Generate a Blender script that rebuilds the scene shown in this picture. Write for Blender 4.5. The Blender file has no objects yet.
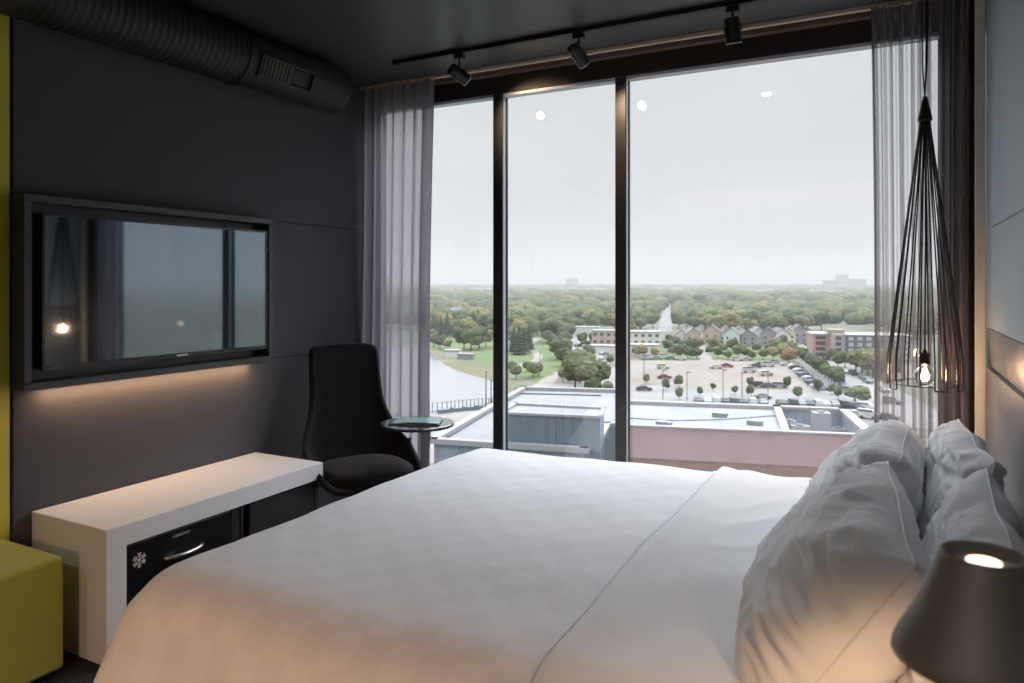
import bpy, bmesh, math, random
import numpy as np
from mathutils import Vector, Matrix, noise
random.seed(7)
PI = math.pi
S = bpy.context.scene
COL = S.collection

# ------------------------------------------------------------------ camera
CZ = 1.48
YAW = math.atan(378 / 720)
SN, CS = math.sin(YAW), math.cos(YAW)
cam_d = bpy.data.cameras.new('camera')
cam = bpy.data.objects.new('camera', cam_d); COL.objects.link(cam)
cam.location = (0, 0, CZ); cam.rotation_euler = (PI / 2, 0, YAW)
cam_d.sensor_width = 36; cam_d.lens = 36 * 720 / 1024
cam_d.shift_y = -57.5 / 1024
cam_d.clip_start = 0.05; cam_d.clip_end = 20000
cam_d.dof.use_dof = True; cam_d.dof.focus_distance = 4.2; cam_d.dof.aperture_fstop = 4.0
S.camera = cam

# ------------------------------------------------------------------ sky, exposure
S.view_settings.view_transform = 'Standard'
S.view_settings.look = 'None'
S.view_settings.exposure = 0.0
S.view_settings.gamma = 1.0
S.view_settings.use_curve_mapping = False
S.cycles.max_bounces = 10; S.cycles.diffuse_bounces = 5; S.cycles.transparent_max_bounces = 24
S.cycles.volume_bounces = 0
S.cycles.use_denoising = True
S.cycles.sample_clamp_indirect = 6.0
SKY = 0.86
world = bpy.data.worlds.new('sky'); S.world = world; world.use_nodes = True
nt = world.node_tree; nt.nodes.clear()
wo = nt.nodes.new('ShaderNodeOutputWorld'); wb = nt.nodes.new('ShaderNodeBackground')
tc = nt.nodes.new('ShaderNodeTexCoord'); sx = nt.nodes.new('ShaderNodeSeparateXYZ')
nt.links.new(tc.outputs['Generated'], sx.inputs[0])
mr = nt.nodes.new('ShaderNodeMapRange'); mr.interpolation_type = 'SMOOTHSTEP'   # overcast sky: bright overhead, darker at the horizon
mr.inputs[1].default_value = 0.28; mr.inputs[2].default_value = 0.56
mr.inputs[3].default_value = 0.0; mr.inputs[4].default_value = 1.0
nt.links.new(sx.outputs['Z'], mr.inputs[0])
mp = nt.nodes.new('ShaderNodeMapping'); mp.inputs['Scale'].default_value = (2.2, 2.2, 9)
nt.links.new(tc.outputs['Generated'], mp.inputs[0])
nz = nt.nodes.new('ShaderNodeTexNoise'); nz.inputs['Scale'].default_value = 1.3; nz.inputs['Detail'].default_value = 4
nt.links.new(mp.outputs[0], nz.inputs['Vector'])
cr = nt.nodes.new('ShaderNodeValToRGB')
cr.color_ramp.elements[0].position = 0.3; cr.color_ramp.elements[0].color = (0.86, 0.875, 0.915, 1)
cr.color_ramp.elements[1].position = 0.7; cr.color_ramp.elements[1].color = (0.97, 0.978, 1.0, 1)
nt.links.new(nz.outputs['Fac'], cr.inputs[0])
nt.links.new(cr.outputs[0], wb.inputs['Color'])
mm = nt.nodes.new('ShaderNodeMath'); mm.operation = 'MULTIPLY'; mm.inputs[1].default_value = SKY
mz_ = nt.nodes.new('ShaderNodeMapRange'); mz_.interpolation_type = 'SMOOTHSTEP'      # sky raised ahead of the window to add light in the room
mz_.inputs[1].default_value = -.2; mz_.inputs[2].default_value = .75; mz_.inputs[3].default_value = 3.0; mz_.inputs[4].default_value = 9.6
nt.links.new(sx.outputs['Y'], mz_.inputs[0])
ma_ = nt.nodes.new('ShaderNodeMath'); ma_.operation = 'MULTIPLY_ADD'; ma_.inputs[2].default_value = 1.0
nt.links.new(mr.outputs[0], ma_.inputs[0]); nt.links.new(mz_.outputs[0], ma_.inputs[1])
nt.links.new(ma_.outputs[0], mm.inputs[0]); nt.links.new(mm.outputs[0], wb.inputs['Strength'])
nt.links.new(wb.outputs[0], wo.inputs['Surface'])

# ------------------------------------------------------------------ helpers
WARM = (1.0, 0.60, 0.32)
FLS = 48.0
CLE = 15.0
COVE_FILL = 7.0

def lin(c):
    return tuple(((v / 255) / 12.92 if v / 255 <= 0.04045 else ((v / 255 + 0.055) / 1.055) ** 2.4) for v in c)

MATS = {}
def mat(name, color, rough=0.6, metal=0.0, spec=0.5, noise_amt=0.0, nscale=20, bump=0.0, bscale=60, emit=None, estr=0, sheen=0, color2=None, coat=0, stretch=None):
    if name in MATS: return MATS[name]
    m = bpy.data.materials.new(name); m.use_nodes = True
    t = m.node_tree; b = t.nodes['Principled BSDF']
    b.inputs['Base Color'].default_value = (*color, 1)
    b.inputs['Roughness'].default_value = rough; b.inputs['Metallic'].default_value = metal
    b.inputs['Specular IOR Level'].default_value = spec
    if sheen: b.inputs['Sheen Weight'].default_value = sheen
    if coat: b.inputs['Coat Weight'].default_value = coat
    tcn = t.nodes.new('ShaderNodeTexCoord')
    src = tcn.outputs['Object']
    if stretch:
        q = t.nodes.new('ShaderNodeMapping'); q.inputs['Scale'].default_value = stretch
        t.links.new(src, q.inputs[0]); src = q.outputs[0]
    if noise_amt or color2:
        n = t.nodes.new('ShaderNodeTexNoise'); n.inputs['Scale'].default_value = nscale; n.inputs['Detail'].default_value = 4
        t.links.new(src, n.inputs['Vector'])
        r = t.nodes.new('ShaderNodeValToRGB'); r.color_ramp.elements[0].position = .35; r.color_ramp.elements[1].position = .65
        c2 = color2 or tuple(max(0, v * (1 - noise_amt)) for v in color)
        r.color_ramp.elements[0].color = (*c2, 1); r.color_ramp.elements[1].color = (*color, 1)
        t.links.new(n.outputs['Fac'], r.inputs[0]); t.links.new(r.outputs[0], b.inputs['Base Color'])
    if bump:
        n2 = t.nodes.new('ShaderNodeTexNoise'); n2.inputs['Scale'].default_value = bscale; n2.inputs['Detail'].default_value = 3
        t.links.new(src, n2.inputs['Vector'])
        bp = t.nodes.new('ShaderNodeBump'); bp.inputs['Strength'].default_value = bump; bp.inputs['Distance'].default_value = 0.01
        t.links.new(n2.outputs['Fac'], bp.inputs['Height']); t.links.new(bp.outputs[0], b.inputs['Normal'])
    if emit:
        b.inputs['Emission Color'].default_value = (*emit, 1); b.inputs['Emission Strength'].default_value = estr
    MATS[name] = m
    return m

def tag(o, label=None, cat=None, group=None, kind=None):
    if label: o['label'] = label
    if cat: o['category'] = cat
    if group: o['group'] = group
    if kind: o['kind'] = kind
    return o

def empty(name, loc=(0, 0, 0), rz=0, parent=None):
    o = bpy.data.objects.new(name, None); COL.objects.link(o)
    o.location = loc; o.rotation_euler = (0, 0, rz); o.empty_display_size = 0.1
    if parent: o.parent = parent
    return o

def obj(name, bm, m, parent=None, smooth=False, bevel=0, seg=2, subsurf=0, solid=0, loc=None, rot=None):
    bmesh.ops.recalc_face_normals(bm, faces=bm.faces[:])
    me = bpy.data.meshes.new(name); bm.to_mesh(me); bm.free()
    for mm_ in (m if isinstance(m, (list, tuple)) else [m]): me.materials.append(mm_)
    if smooth:
        for p in me.polygons: p.use_smooth = True
    o = bpy.data.objects.new(name, me); COL.objects.link(o)
    if parent: o.parent = parent
    if loc: o.location = loc
    if rot: o.rotation_euler = rot
    if solid:
        md = o.modifiers.new('solid', 'SOLIDIFY'); md.thickness = solid; md.offset = 0
    if bevel:
        md = o.modifiers.new('bevel', 'BEVEL'); md.width = bevel; md.segments = seg; md.limit_method = 'ANGLE'; md.angle_limit = 0.6
        if seg > 2:
            for p in me.polygons: p.use_smooth = True
            w = o.modifiers.new('wn', 'WEIGHTED_NORMAL')
    if subsurf:
        md = o.modifiers.new('sub', 'SUBSURF'); md.levels = subsurf; md.render_levels = subsurf
    return o

def box(bm, x0, x1, y0, y1, z0, z1, M=None, mi=0):
    vs = [bm.verts.new(v) for v in ((x0,y0,z0),(x1,y0,z0),(x1,y1,z0),(x0,y1,z0),(x0,y0,z1),(x1,y0,z1),(x1,y1,z1),(x0,y1,z1))]
    if M is not None:
        for v in vs: v.co = M @ v.co
    for f in ((0,3,2,1),(4,5,6,7),(0,1,5,4),(1,2,6,5),(2,3,7,6),(3,0,4,7)):
        bm.faces.new([vs[i] for i in f]).material_index = mi
    return bm

def B(*a, M=None):
    return box(bmesh.new(), *a, M=M)

def tube(bm, pts, r, n=8, caps=True, closed=False):
    pts = [Vector(p) for p in pts]; N = len(pts)
    rr = r if isinstance(r, (list, tuple)) else [r] * N
    rings = []; up = None
    for i, p in enumerate(pts):
        if closed: t = (pts[(i+1) % N] - pts[i-1]).normalized()
        else: t = (pts[min(i+1, N-1)] - pts[max(i-1, 0)]).normalized()
        if up is None:
            up = t.orthogonal().normalized()
        up = (up - t * up.dot(t))
        up = up.normalized() if up.length > 1e-6 else t.orthogonal().normalized()
        s = t.cross(up)
        rings.append([bm.verts.new(p + rr[i] * (math.cos(2*PI*k/n) * up + math.sin(2*PI*k/n) * s)) for k in range(n)])
    for i in range(N if closed else N - 1):
        a, b = rings[i], rings[(i+1) % N]
        for k in range(n): bm.faces.new((a[k], a[(k+1) % n], b[(k+1) % n], b[k]))
    if caps and not closed:
        bm.faces.new(rings[0][::-1]); bm.faces.new(rings[-1])
    return bm

def lathe(bm, prof, n=32, M=None, close=False):
    rings = []
    for (r, z) in prof:
        if r < 1e-6: rings.append([bm.verts.new((0, 0, z))])
        else: rings.append([bm.verts.new((r*math.cos(2*PI*k/n), r*math.sin(2*PI*k/n), z)) for k in range(n)])
    prs = list(zip(rings, rings[1:] + ([rings[0]] if close else [])))
    if not close: prs = prs[:len(rings)-1]
    for a, b in prs:
        for k in range(n):
            k2 = (k+1) % n
            if len(a) == 1 and len(b) == 1: continue
            if len(a) == 1: bm.faces.new((a[0], b[k], b[k2]))
            elif len(b) == 1: bm.faces.new((a[k], a[k2], b[0]))
            else: bm.faces.new((a[k], a[k2], b[k2], b[k]))
    if M is not None:
        for ring in rings:
            for v in ring: v.co = M @ v.co
    return bm

def grid(bm, nu, nv, f):
    vs = [[bm.verts.new(f(i/(nu-1), j/(nv-1))) for j in range(nv)] for i in range(nu)]
    for i in range(nu-1):
        for j in range(nv-1):
            bm.faces.new((vs[i][j], vs[i+1][j], vs[i+1][j+1], vs[i][j+1]))
    return vs

def ss(a, b, x):
    t = max(0, min(1, (x-a)/(b-a))); return t*t*(3-2*t)

def struct(name, bm, m, parent=None, **k):
    o = obj(name, bm, m, parent, **k)
    if parent is None: o['kind'] = 'structure'
    return o

# ------------------------------------------------------------------ materials
M_wall = mat('charcoal_fabric', lin((84, 85, 92)), .85, spec=.25, noise_amt=.12, nscale=300, bump=.25, bscale=500)
M_dark = mat('charcoal_paint', lin((52, 52, 55)), .38, spec=.5, noise_amt=.05, nscale=6)
M_ceil = mat('ceiling_paint', lin((68, 69, 75)), .38, spec=.5, noise_amt=.05, nscale=4)
M_yel = mat('yellow_green_paint', lin((206, 190, 70)), .6, noise_amt=.05, nscale=8)
M_otto = mat('lime_wool', lin((160, 158, 60)), .85, spec=.2, noise_amt=.12, nscale=260, bump=.35, bscale=400, sheen=.2)
M_carpet = mat('carpet', lin((66, 66, 70)), .95, spec=.1, noise_amt=.35, nscale=180, bump=.8, bscale=300)
M_black = mat('black_metal', lin((18, 18, 19)), .38, spec=.5)
M_frame = mat('window_frame_metal', lin((38, 36, 37)), .4, spec=.5)
M_silver = mat('silver_trim', lin((190, 196, 204)), .4, metal=.2)
M_duct = mat('duct_paint', lin((24, 24, 25)), .6, spec=.5)
M_white = mat('white_laminate', lin((228, 230, 234)), .45, spec=.5)
M_blue = mat('blue_grey_fabric', lin((168, 184, 196)), .55, spec=.4, noise_amt=.06, nscale=250, bump=.12, bscale=400)
M_glossband = mat('blue_grey_lacquer', lin((120, 125, 132)), .34, spec=.7)
M_lowpanel = mat('grey_vinyl', lin((112, 117, 124)), .48, spec=.45)
M_cream = mat('cream_trim', lin((215, 208, 196)), .5)
M_chrome = mat('chrome', (.75, .75, .76), .12, metal=1)
M_chair = mat('black_wool', lin((26, 25, 27)), .9, spec=.2, noise_amt=.2, nscale=300, sheen=.08)
M_fridge = mat('fridge_black', lin((22, 23, 26)), .3, spec=.5)
M_cab = mat('cabinet_black', lin((26, 26, 28)), .5)

def cloth_mat(name, base, checker=False, bscale=14, bstr=.25):
    m = bpy.data.materials.new(name); m.use_nodes = True
    t = m.node_tree; b = t.nodes['Principled BSDF']
    b.inputs['Roughness'].default_value = .75; b.inputs['Specular IOR Level'].default_value = .25
    b.inputs['Sheen Weight'].default_value = .15
    tcn = t.nodes.new('ShaderNodeTexCoord')
    b.inputs['Base Color'].default_value = (*base, 1)
    if checker:
        ck = t.nodes.new('ShaderNodeTexChecker'); ck.inputs['Scale'].default_value = 1 / .085
        mpn = t.nodes.new('ShaderNodeMapping'); mpn.inputs['Rotation'].default_value = (0, 0, 0)
        mpn.inputs['Scale'].default_value = (1, 1, 0); mpn.inputs['Location'].default_value = (0, 0, .01)
        t.links.new(tcn.outputs['Object'], mpn.inputs[0]); t.links.new(mpn.outputs[0], ck.inputs['Vector'])
        ck.inputs['Color1'].default_value = (*base, 1); ck.inputs['Color2'].default_value = (*[v * .96 for v in base], 1)
        t.links.new(ck.outputs[0], b.inputs['Base Color'])
    n = t.nodes.new('ShaderNodeTexNoise'); n.inputs['Scale'].default_value = bscale; n.inputs['Detail'].default_value = 3; n.inputs['Distortion'].default_value = .6
    t.links.new(tcn.outputs['Object'], n.inputs['Vector'])
    bp = t.nodes.new('ShaderNodeBump'); bp.inputs['Strength'].default_value = bstr; bp.inputs['Distance'].default_value = .012
    t.links.new(n.outputs['Fac'], bp.inputs['Height']); t.links.new(bp.outputs[0], b.inputs['Normal'])
    return m
M_duvet = cloth_mat('white_damask', (.755, .77, .815), True, 9, .18)
M_sheet = cloth_mat('white_sheet', (.755, .77, .81), False, 6, .25)
M_pillow = cloth_mat('pillow_cotton', (.735, .75, .79), False, 7, .35)

def glass_mat(name, tint=(1, 1, 1), refl=1.0, rough=0.0):
    m = bpy.data.materials.new(name); m.use_nodes = True; t = m.node_tree; t.nodes.clear()
    o = t.nodes.new('ShaderNodeOutputMaterial'); mx = t.nodes.new('ShaderNodeMixShader')
    tr = t.nodes.new('ShaderNodeBsdfTransparent'); gl = t.nodes.new('ShaderNodeBsdfGlossy'); gm = t.nodes.new('ShaderNodeNewGeometry')
    dp = t.nodes.new('ShaderNodeVectorMath'); dp.operation = 'DOT_PRODUCT'; t.links.new(gm.outputs['Normal'], dp.inputs[0]); t.links.new(gm.outputs['Incoming'], dp.inputs[1])
    prev = dp.outputs['Value']
    for op, val in (('ABSOLUTE', None), ('SUBTRACT', 1.0), ('POWER', 5.0), ('MULTIPLY_ADD', .96)):      # mirror share of thin glass, the same from both sides
        q = t.nodes.new('ShaderNodeMath'); q.operation = op
        if op == 'SUBTRACT': q.inputs[0].default_value = 1.0; t.links.new(prev, q.inputs[1])
        else:
            t.links.new(prev, q.inputs[0])
            if val is not None: q.inputs[1].default_value = val
            if op == 'MULTIPLY_ADD': q.inputs[2].default_value = .04
        prev = q.outputs[0]
    tr.inputs[0].default_value = (*tint, 1); gl.inputs['Roughness'].default_value = rough
    gl.inputs[0].default_value = (refl, refl, refl, 1)
    t.links.new(prev, mx.inputs[0]); t.links.new(tr.outputs[0], mx.inputs[1]); t.links.new(gl.outputs[0], mx.inputs[2])
    t.links.new(mx.outputs[0], o.inputs[0]); return m
M_pane = glass_mat('window_glass', (.97, .98, .98))
M_bulb = glass_mat('bulb_glass', (.84, .82, .80), 2.2)

def sheer_mat(name, col, a0, a1, trans=.5):
    """open-weave cloth: see-through face on, denser where the cloth turns edge on"""
    m = bpy.data.materials.new(name); m.use_nodes = True; t = m.node_tree; t.nodes.clear()
    o = t.nodes.new('ShaderNodeOutputMaterial'); mx = t.nodes.new('ShaderNodeMixShader'); m2 = t.nodes.new('ShaderNodeMixShader')
    tr = t.nodes.new('ShaderNodeBsdfTransparent'); df = t.nodes.new('ShaderNodeBsdfDiffuse'); tl = t.nodes.new('ShaderNodeBsdfTranslucent')
    df.inputs[0].default_value = (*col, 1); tl.inputs[0].default_value = (*col, 1); m2.inputs[0].default_value = trans
    lw = t.nodes.new('ShaderNodeLayerWeight'); lw.inputs[0].default_value = .5
    r = t.nodes.new('ShaderNodeMapRange'); r.inputs[3].default_value = a0; r.inputs[4].default_value = a1
    t.links.new(lw.outputs['Facing'], r.inputs[0])
    t.links.new(df.outputs[0], m2.inputs[1]); t.links.new(tl.outputs[0], m2.inputs[2])
    t.links.new(r.outputs[0], mx.inputs[0]); t.links.new(tr.outputs[0], mx.inputs[1]); t.links.new(m2.outputs[0], mx.inputs[2])
    t.links.new(mx.outputs[0], o.inputs[0]); return m
M_sheerL = sheer_mat('grey_sheer', lin((158, 154, 164)), .70, 1.0, .45)
M_sheerR = sheer_mat('dark_sheer', lin((158, 155, 162)), .26, .97, .35)

# ------------------------------------------------------------------ room shell
XL, XR, YW, YB, ZC = -3.18, .37, 3.95, -2.2, 2.81
YT, YP = 1.65, 3.93
struct('floor', B(XL-.1, XR+.12, YB-.1, 4.15, -.12, 0), M_carpet)
struct('ceiling', B(XL-.1, XR+.12, YB-.1, 4.15, ZC, ZC+.15), M_ceil)
struct('wall_left', B(XL-.1, XL-.02, YB-.1, 4.15, 0, ZC), M_dark)
struct('wall_right', B(XR+.03, XR+.12, YB-.1, 4.15, 0, ZC), M_dark)
struct('wall_back', B(XL-.02, XR+.03, YB-.1, YB, 0, ZC), mat('plaster_grey', (.38, .37, .36), .8))
# fabric wall panels round the television, yellow panel nearer
wl = empty('wall_panels'); wl['kind'] = 'structure'
for z0, z1 in ((.003, 1.044), (1.048, 1.845), (1.849, ZC-.003)):
    struct('fabric_panel', B(XL-.018, XL, YT+.012, YP, z0, z1), M_wall, wl, bevel=.003)
wy = struct('wall_accent', B(XL-.018, XL-.004, YB, YT, .003, ZC-.002), M_yel)
# headboard wall panels on the right
hw = empty('wall_headboard'); hw['kind'] = 'structure'
for z0, z1 in ((1.293, 1.712), (1.716, ZC-.003)):
    struct('upper_panel', B(XR, XR+.028, -1.0, 3.73, z0, z1), M_blue, hw, bevel=.003)
bm = bmesh.new()
vs = [bm.verts.new(v) for v in ((XR,-1,1.29),(XR+.03,-1,1.29),(XR+.03,-1,1.124),(XR+.016,-1,1.124),(XR,3.73,1.29),(XR+.03,3.73,1.29),(XR+.03,3.73,1.124),(XR+.016,3.73,1.124))]
for f in ((0,1,2,3),(7,6,5,4),(0,4,5,1),(1,5,6,2),(2,6,7,3),(3,7,4,0)): bm.faces.new([vs[i] for i in f])
struct('sloped_band', bm, M_glossband, hw)
struct('lower_panel', B(XR, XR+.028, -1.0, 3.73, .003, 1.12), M_lowpanel, hw, bevel=.003)
struct('trim_1', B(.331, .369, 3.735, 3.775, 0, ZC-.001), M_cream, bevel=.003)
for k, (a, b_, c, d) in enumerate(((XL-.0, XL+.012, YT+.3, 3.9),)):
    struct('baseboard_left', B(a, b_, YT-.2, d, 0.001, .08), M_dark, bevel=.003)

# window wall: one aluminium frame, three tall panes
win = empty('window_1', (0, 0, 0)); win['kind'] = 'structure'
struct('head_rail', B(XL-.02, XR+.03, YW, YW+.10, 2.672, ZC-.002), M_frame, win, bevel=.003)
struct('head_lip', B(XL-.02, XR+.03, YW+.01, YW+.075, 2.655, 2.6715), M_silver, win)
struct('sill_rail', B(XL-.02, XR+.03, YW, YW+.10, 0.001, .09), M_frame, win, bevel=.003)
mull = [(-3.18, -3.10), (-2.209, -2.142), (-1.403, -1.338), (.205, .262), (.31, .37)]
for a, b_ in mull:
    struct('mullion', B(a, b_, YW, YW+.018, .092, 2.67), M_frame, win, bevel=.003)
    struct('mullion_web', B(a+.012, b_-.003, YW+.0185, YW+.052, .092, 2.654), M_silver, win)
    struct('mullion_cap', B(a-.002, b_+.003, YW+.0525, YW+.072, .092, 2.654), M_frame, win)
for (a, b_), (c, d) in zip(mull, mull[1:]):
    struct('pane', B(b_+.004, c-.003, YW+.060, YW+.066, .092, 2.655), M_pane, win)

# curtain rail and shadow gap at the ceiling
rail = obj('curtain_rail', B(-3.17, .33, 3.822, 3.85, ZC-.022, ZC-.001), mat('rail_beige', lin((196, 176, 158)), .45), bevel=.003)
tag(rail, 'slim beige curtain rail fixed to the ceiling above the window', 'curtain rail')
struct('trim_2', B(-3.17, .36, 3.90, 3.948, ZC-.03, ZC-.001), mat('copper_trim', lin((110, 92, 80)), .5))

# ------------------------------------------------------------------ duct
duct = empty('ventilation_duct', (-2.99, 0, 2.655))
tag(duct, 'dark round spiral ventilation duct running under the ceiling along the left wall', 'duct')
bm = bmesh.new()
n = 48; R = .14; prof = []
y = YB + .02
while y < 2.60:
    prof += [(R, y), (R + .0025, y + .004), (R + .0025, y + .008), (R, y + .012)]; y += .034
Mx = Matrix.Rotation(-PI/2, 4, 'X')
lathe(bm, prof + [(R, 2.62)], n, Mx)
obj('spiral_pipe', bm, M_duct, duct, smooth=True)
bm = bmesh.new(); lathe(bm, [(R, 2.6), (R+.007, 2.6), (R+.007, 2.64), (R, 2.64)], n, Mx); obj('collar', bm, M_duct, duct)
bm = bmesh.new(); lathe(bm, [(R-.002, 2.6), (R-.002, 3.37), (R-.03, 3.40), (0, 3.405)], n, Mx); obj('end_section', bm, M_duct, duct, smooth=True)
fr = Matrix.Rotation(math.radians(22), 4, 'Y')
bm = bmesh.new()
for a in ((.128, .150, 2.665, 3.05, -.058, -.046), (.128, .150, 2.665, 3.05, .046, .058), (.128, .150, 2.665, 2.677, -.046, .046), (.128, .150, 3.038, 3.05, -.046, .046)):
    box(bm, *a, M=fr)
g = obj('grille_frame', bm, M_duct, duct)
bm = bmesh.new()
for i in range(8): box(bm, .130, .143, 2.69 + i*.025, 2.707 + i*.025, -.046, .046, M=fr)
box(bm, .125, .135, 2.68, 2.9, -.046, .046, M=fr)
obj('grille_louvres', bm, M_black, g)
for yy in (.1, 1.5, 3.2):
    for xx in (-.05, .05):
        bm = bmesh.new(); tube(bm, [(xx, yy, .125), (xx, yy, ZC-2.657)], .006); obj('hanger', bm, M_black, duct)

# ------------------------------------------------------------------ television in its box
tb = empty('television_niche', (-3.18, 1.657, 1.044))
tag(tb, 'black framed wall box around the television with a warm light under it', 'wall frame')
X1 = .086; W = 1.325; H = .803
obj('top_board', B(.001, X1, 0, W, H-.03, H), mat('niche_grey', lin((62, 64, 70)), .5), tb, bevel=.002)
obj('bottom_board', B(.001, X1, 0, W, 0, .03), MATS['niche_grey'], tb, bevel=.002)
obj('side_board', B(.001, X1, 0, .03, .031, H-.031), MATS['niche_grey'], tb, bevel=.002)
obj('side_board', B(.001, X1, W-.03, W, .031, H-.031), MATS['niche_grey'], tb, bevel=.002)
obj('back_board', B(.001, .008, .03, W-.03, .03, H-.03), M_black, tb)
obj('light_strip', B(.016, .026, .06, W-.1, -.003, -.0005), mat('warm_led', (1, .8, .6), emit=(1, .66, .40), estr=3), tb)
tv = empty('television', (-3.171, 1.75, 1.118), math.radians(-1.9))
tag(tv, 'large black flat screen television with the window reflected in it', 'television')
TW, TH = 1.19, .66
obj('back_case', B(.001, .018, .03, TW-.03, .03, TH-.03), M_black, tv)
bm = bmesh.new()
for a in ((.018,.040,0,TW,TH-.011,TH),(.018,.040,0,TW,0,.02),(.018,.040,0,.011,.02,TH-.011),(.018,.040,TW-.011,TW,.02,TH-.011)): box(bm, *a)
obj('bezel', bm, mat('tv_bezel', lin((30, 31, 34)), .25), tv)
scr = mat('tv_screen', (.006, .007, .009), .045, spec=1.0, coat=.5)
scr.node_tree.nodes['Principled BSDF'].inputs['IOR'].default_value = 1.98
scr.node_tree.nodes['Principled BSDF'].inputs['Specular Tint'].default_value = (.72, .88, 1, 1)
obj('screen', B(.0182, .037, .0112, TW-.0112, .0205, TH-.0115), scr, tv)
obj('maker_badge', B(.0402, .042, TW*.55-.03, TW*.55+.03, .006, .014), M_silver, tv)
l = bpy.data.lights.new('niche_glow', 'AREA'); l.shape = 'RECTANGLE'; l.size = .03; l.size_y = W-.2; l.energy = 3.2; l.color = WARM
lo = bpy.data.objects.new('niche_glow', l); COL.objects.link(lo); lo.parent = tb; lo.location = (.045, W/2, -.01)
lo.rotation_euler = (0, math.radians(12), 0)

# ------------------------------------------------------------------ console with minibar
co = empty('console_bench', (-2.925, 1.73, 0))
tag(co, 'long white waterfall console bench against the grey wall below the television', 'console')
cy = 1.20
bm = bmesh.new()
pr = [(0, .001), (.085, .001), (.085, .445), (cy, .445), (cy, .53), (0, .53)]
aa = [bm.verts.new((-.25, y, z)) for y, z in pr]; bb_ = [bm.verts.new((.25, y, z)) for y, z in pr]
bm.faces.new(aa); bm.faces.new(bb_[::-1])
for i in range(6): bm.faces.new((aa[i], aa[(i+1) % 6], bb_[(i+1) % 6], bb_[i]))
obj('waterfall_top', bm, M_white, co, bevel=.003)
obj('back_panel', B(-.25, -.24, .086, cy, .05, .444), M_cab, co)
obj('divider', B(-.24, .225, .672, .69, .03, .444), M_cab, co)
obj('support_leg', B(-.24, .235, cy-.045, cy-.015, 0.001, .444), M_cab, co, bevel=.003)
dw = obj('drawer', B(.15, .232, .72, cy-.05, .06, .435), M_cab, co, bevel=.003)
obj('shelf', B(-.24, .22, .086, cy-.05, .02, .035), M_cab, co)
fg = empty('minibar_fridge', (-2.925, 1.82, .036))
tag(fg, 'small black minibar fridge with a snowflake mark inside the white console', 'fridge')
obj('body', B(-.2, .19, .004, .575, 0, .40), M_fridge, fg, bevel=.004)
dr = obj('door', B(.192, .23, .004, .52, .002, .40), M_fridge, fg, bevel=.006)
obj('hinge_strip', B(.192, .226, .525, .575, .002, .40), mat('fridge_strip', lin((34, 36, 40)), .4), fg, bevel=.004)
bm = bmesh.new()
P = []
for i in range(13):
    t_ = i / 12; P.append((.23 + .030 * math.sin(PI * t_) ** .7, .175 + .19 * t_, .292))
tube(bm, P, .0085, 10)
h = obj('handle', bm, mat('brushed_steel', lin((200, 200, 198)), .3, metal=.9), dr, smooth=True); tag(h, 'curved steel handle')
obj('name_plate', B(.2302, .2315, .215, .30, .365, .377), mat('plate_grey', lin((120, 128, 134)), .4), dr)
bm = bmesh.new()
c0 = Vector((.2308, .062, .325))
def bar2(a, b_, w):
    a, b_ = Vector(a), Vector(b_); d = (b_-a).normalized(); nn = Vector((0, -d.z, d.y)) * w
    q = [bm.verts.new(v) for v in (a+nn, a-nn, b_-nn, b_+nn)]; q2 = [bm.verts.new(v.co + Vector((.0012, 0, 0))) for v in q]
    bm.faces.new(q); bm.faces.new(q2[::-1])
    for i in range(4): bm.faces.new((q[i], q[(i+1) % 4], q2[(i+1) % 4], q2[i]))
for k in range(6):
    a = k * PI / 3 + PI/2; d = Vector((0, math.cos(a), math.sin(a))); Rr = .030
    bar2(c0, c0 + d * Rr, .0017)
    for f_ in (.45, .75):
        for sg in (-1, 1):
            a2 = a + sg * PI / 3.4; d2 = Vector((0, math.cos(a2), math.sin(a2)))
            bar2(c0 + d * Rr * f_, c0 + d * Rr * f_ + d2 * .0105, .0015)
sf = obj('snowflake_mark', bm, mat('white_decal', (.85, .85, .87), .5), dr); tag(sf, 'white snowflake mark')

# ------------------------------------------------------------------ ottoman
ot = empty('ottoman', (-2.97, 1.395, 0))
tag(ot, 'lime yellow-green wool cube ottoman at the lower left beside the white console', 'ottoman')
bm = B(-.206, .216, -.225, .228, .03, .457)
obj('cushion', bm, M_otto, ot, bevel=.022, seg=4)
bm = bmesh.new()
for sx_ in (-1, 1):
    for sy_ in (-1, 1):
        obj('foot', lathe(bmesh.new(), [(0, 0.001), (.018, 0.001), (.022, .03), (0, .03)], 16, Matrix.Translation((sx_*.16, sy_*.18, 0))), M_black, ot)
bm.free()

# ------------------------------------------------------------------ lounge chair
ch = empty('lounge_chair', (-2.625, 3.20, 0), math.radians(60))
tag(ch, 'black high back swivel lounge chair in the corner by the curtain', 'chair')
rows = [  # y, z, halfwidth, wing height, wing-forward normal (ny,nz)
    (-.29, .385, .235, .02, 0, 1), (-.24, .355, .285, .06, 0, 1), (-.10, .335, .315, .14, 0, 1), (.06, .335, .325, .20, -.1, 1), (.17, .36, .325, .24, -.5, 1),
    (.24, .43, .325, .22, -.9, .55), (.27, .52, .32, .17, -1, .25), (.29, .62, .29, .11, -1, .05), (.305, .72, .245, .07, -1, 0), (.32, .82, .228, .05, -1, 0),
    (.335, .94, .222, .04, -1, 0), (.35, 1.06, .222, .032, -1, 0), (.357, 1.10, .212, .028, -1, 0), (.36, 1.118, .17, .02, -1, 0)]
bm = bmesh.new(); V = []
NU = 17
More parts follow.
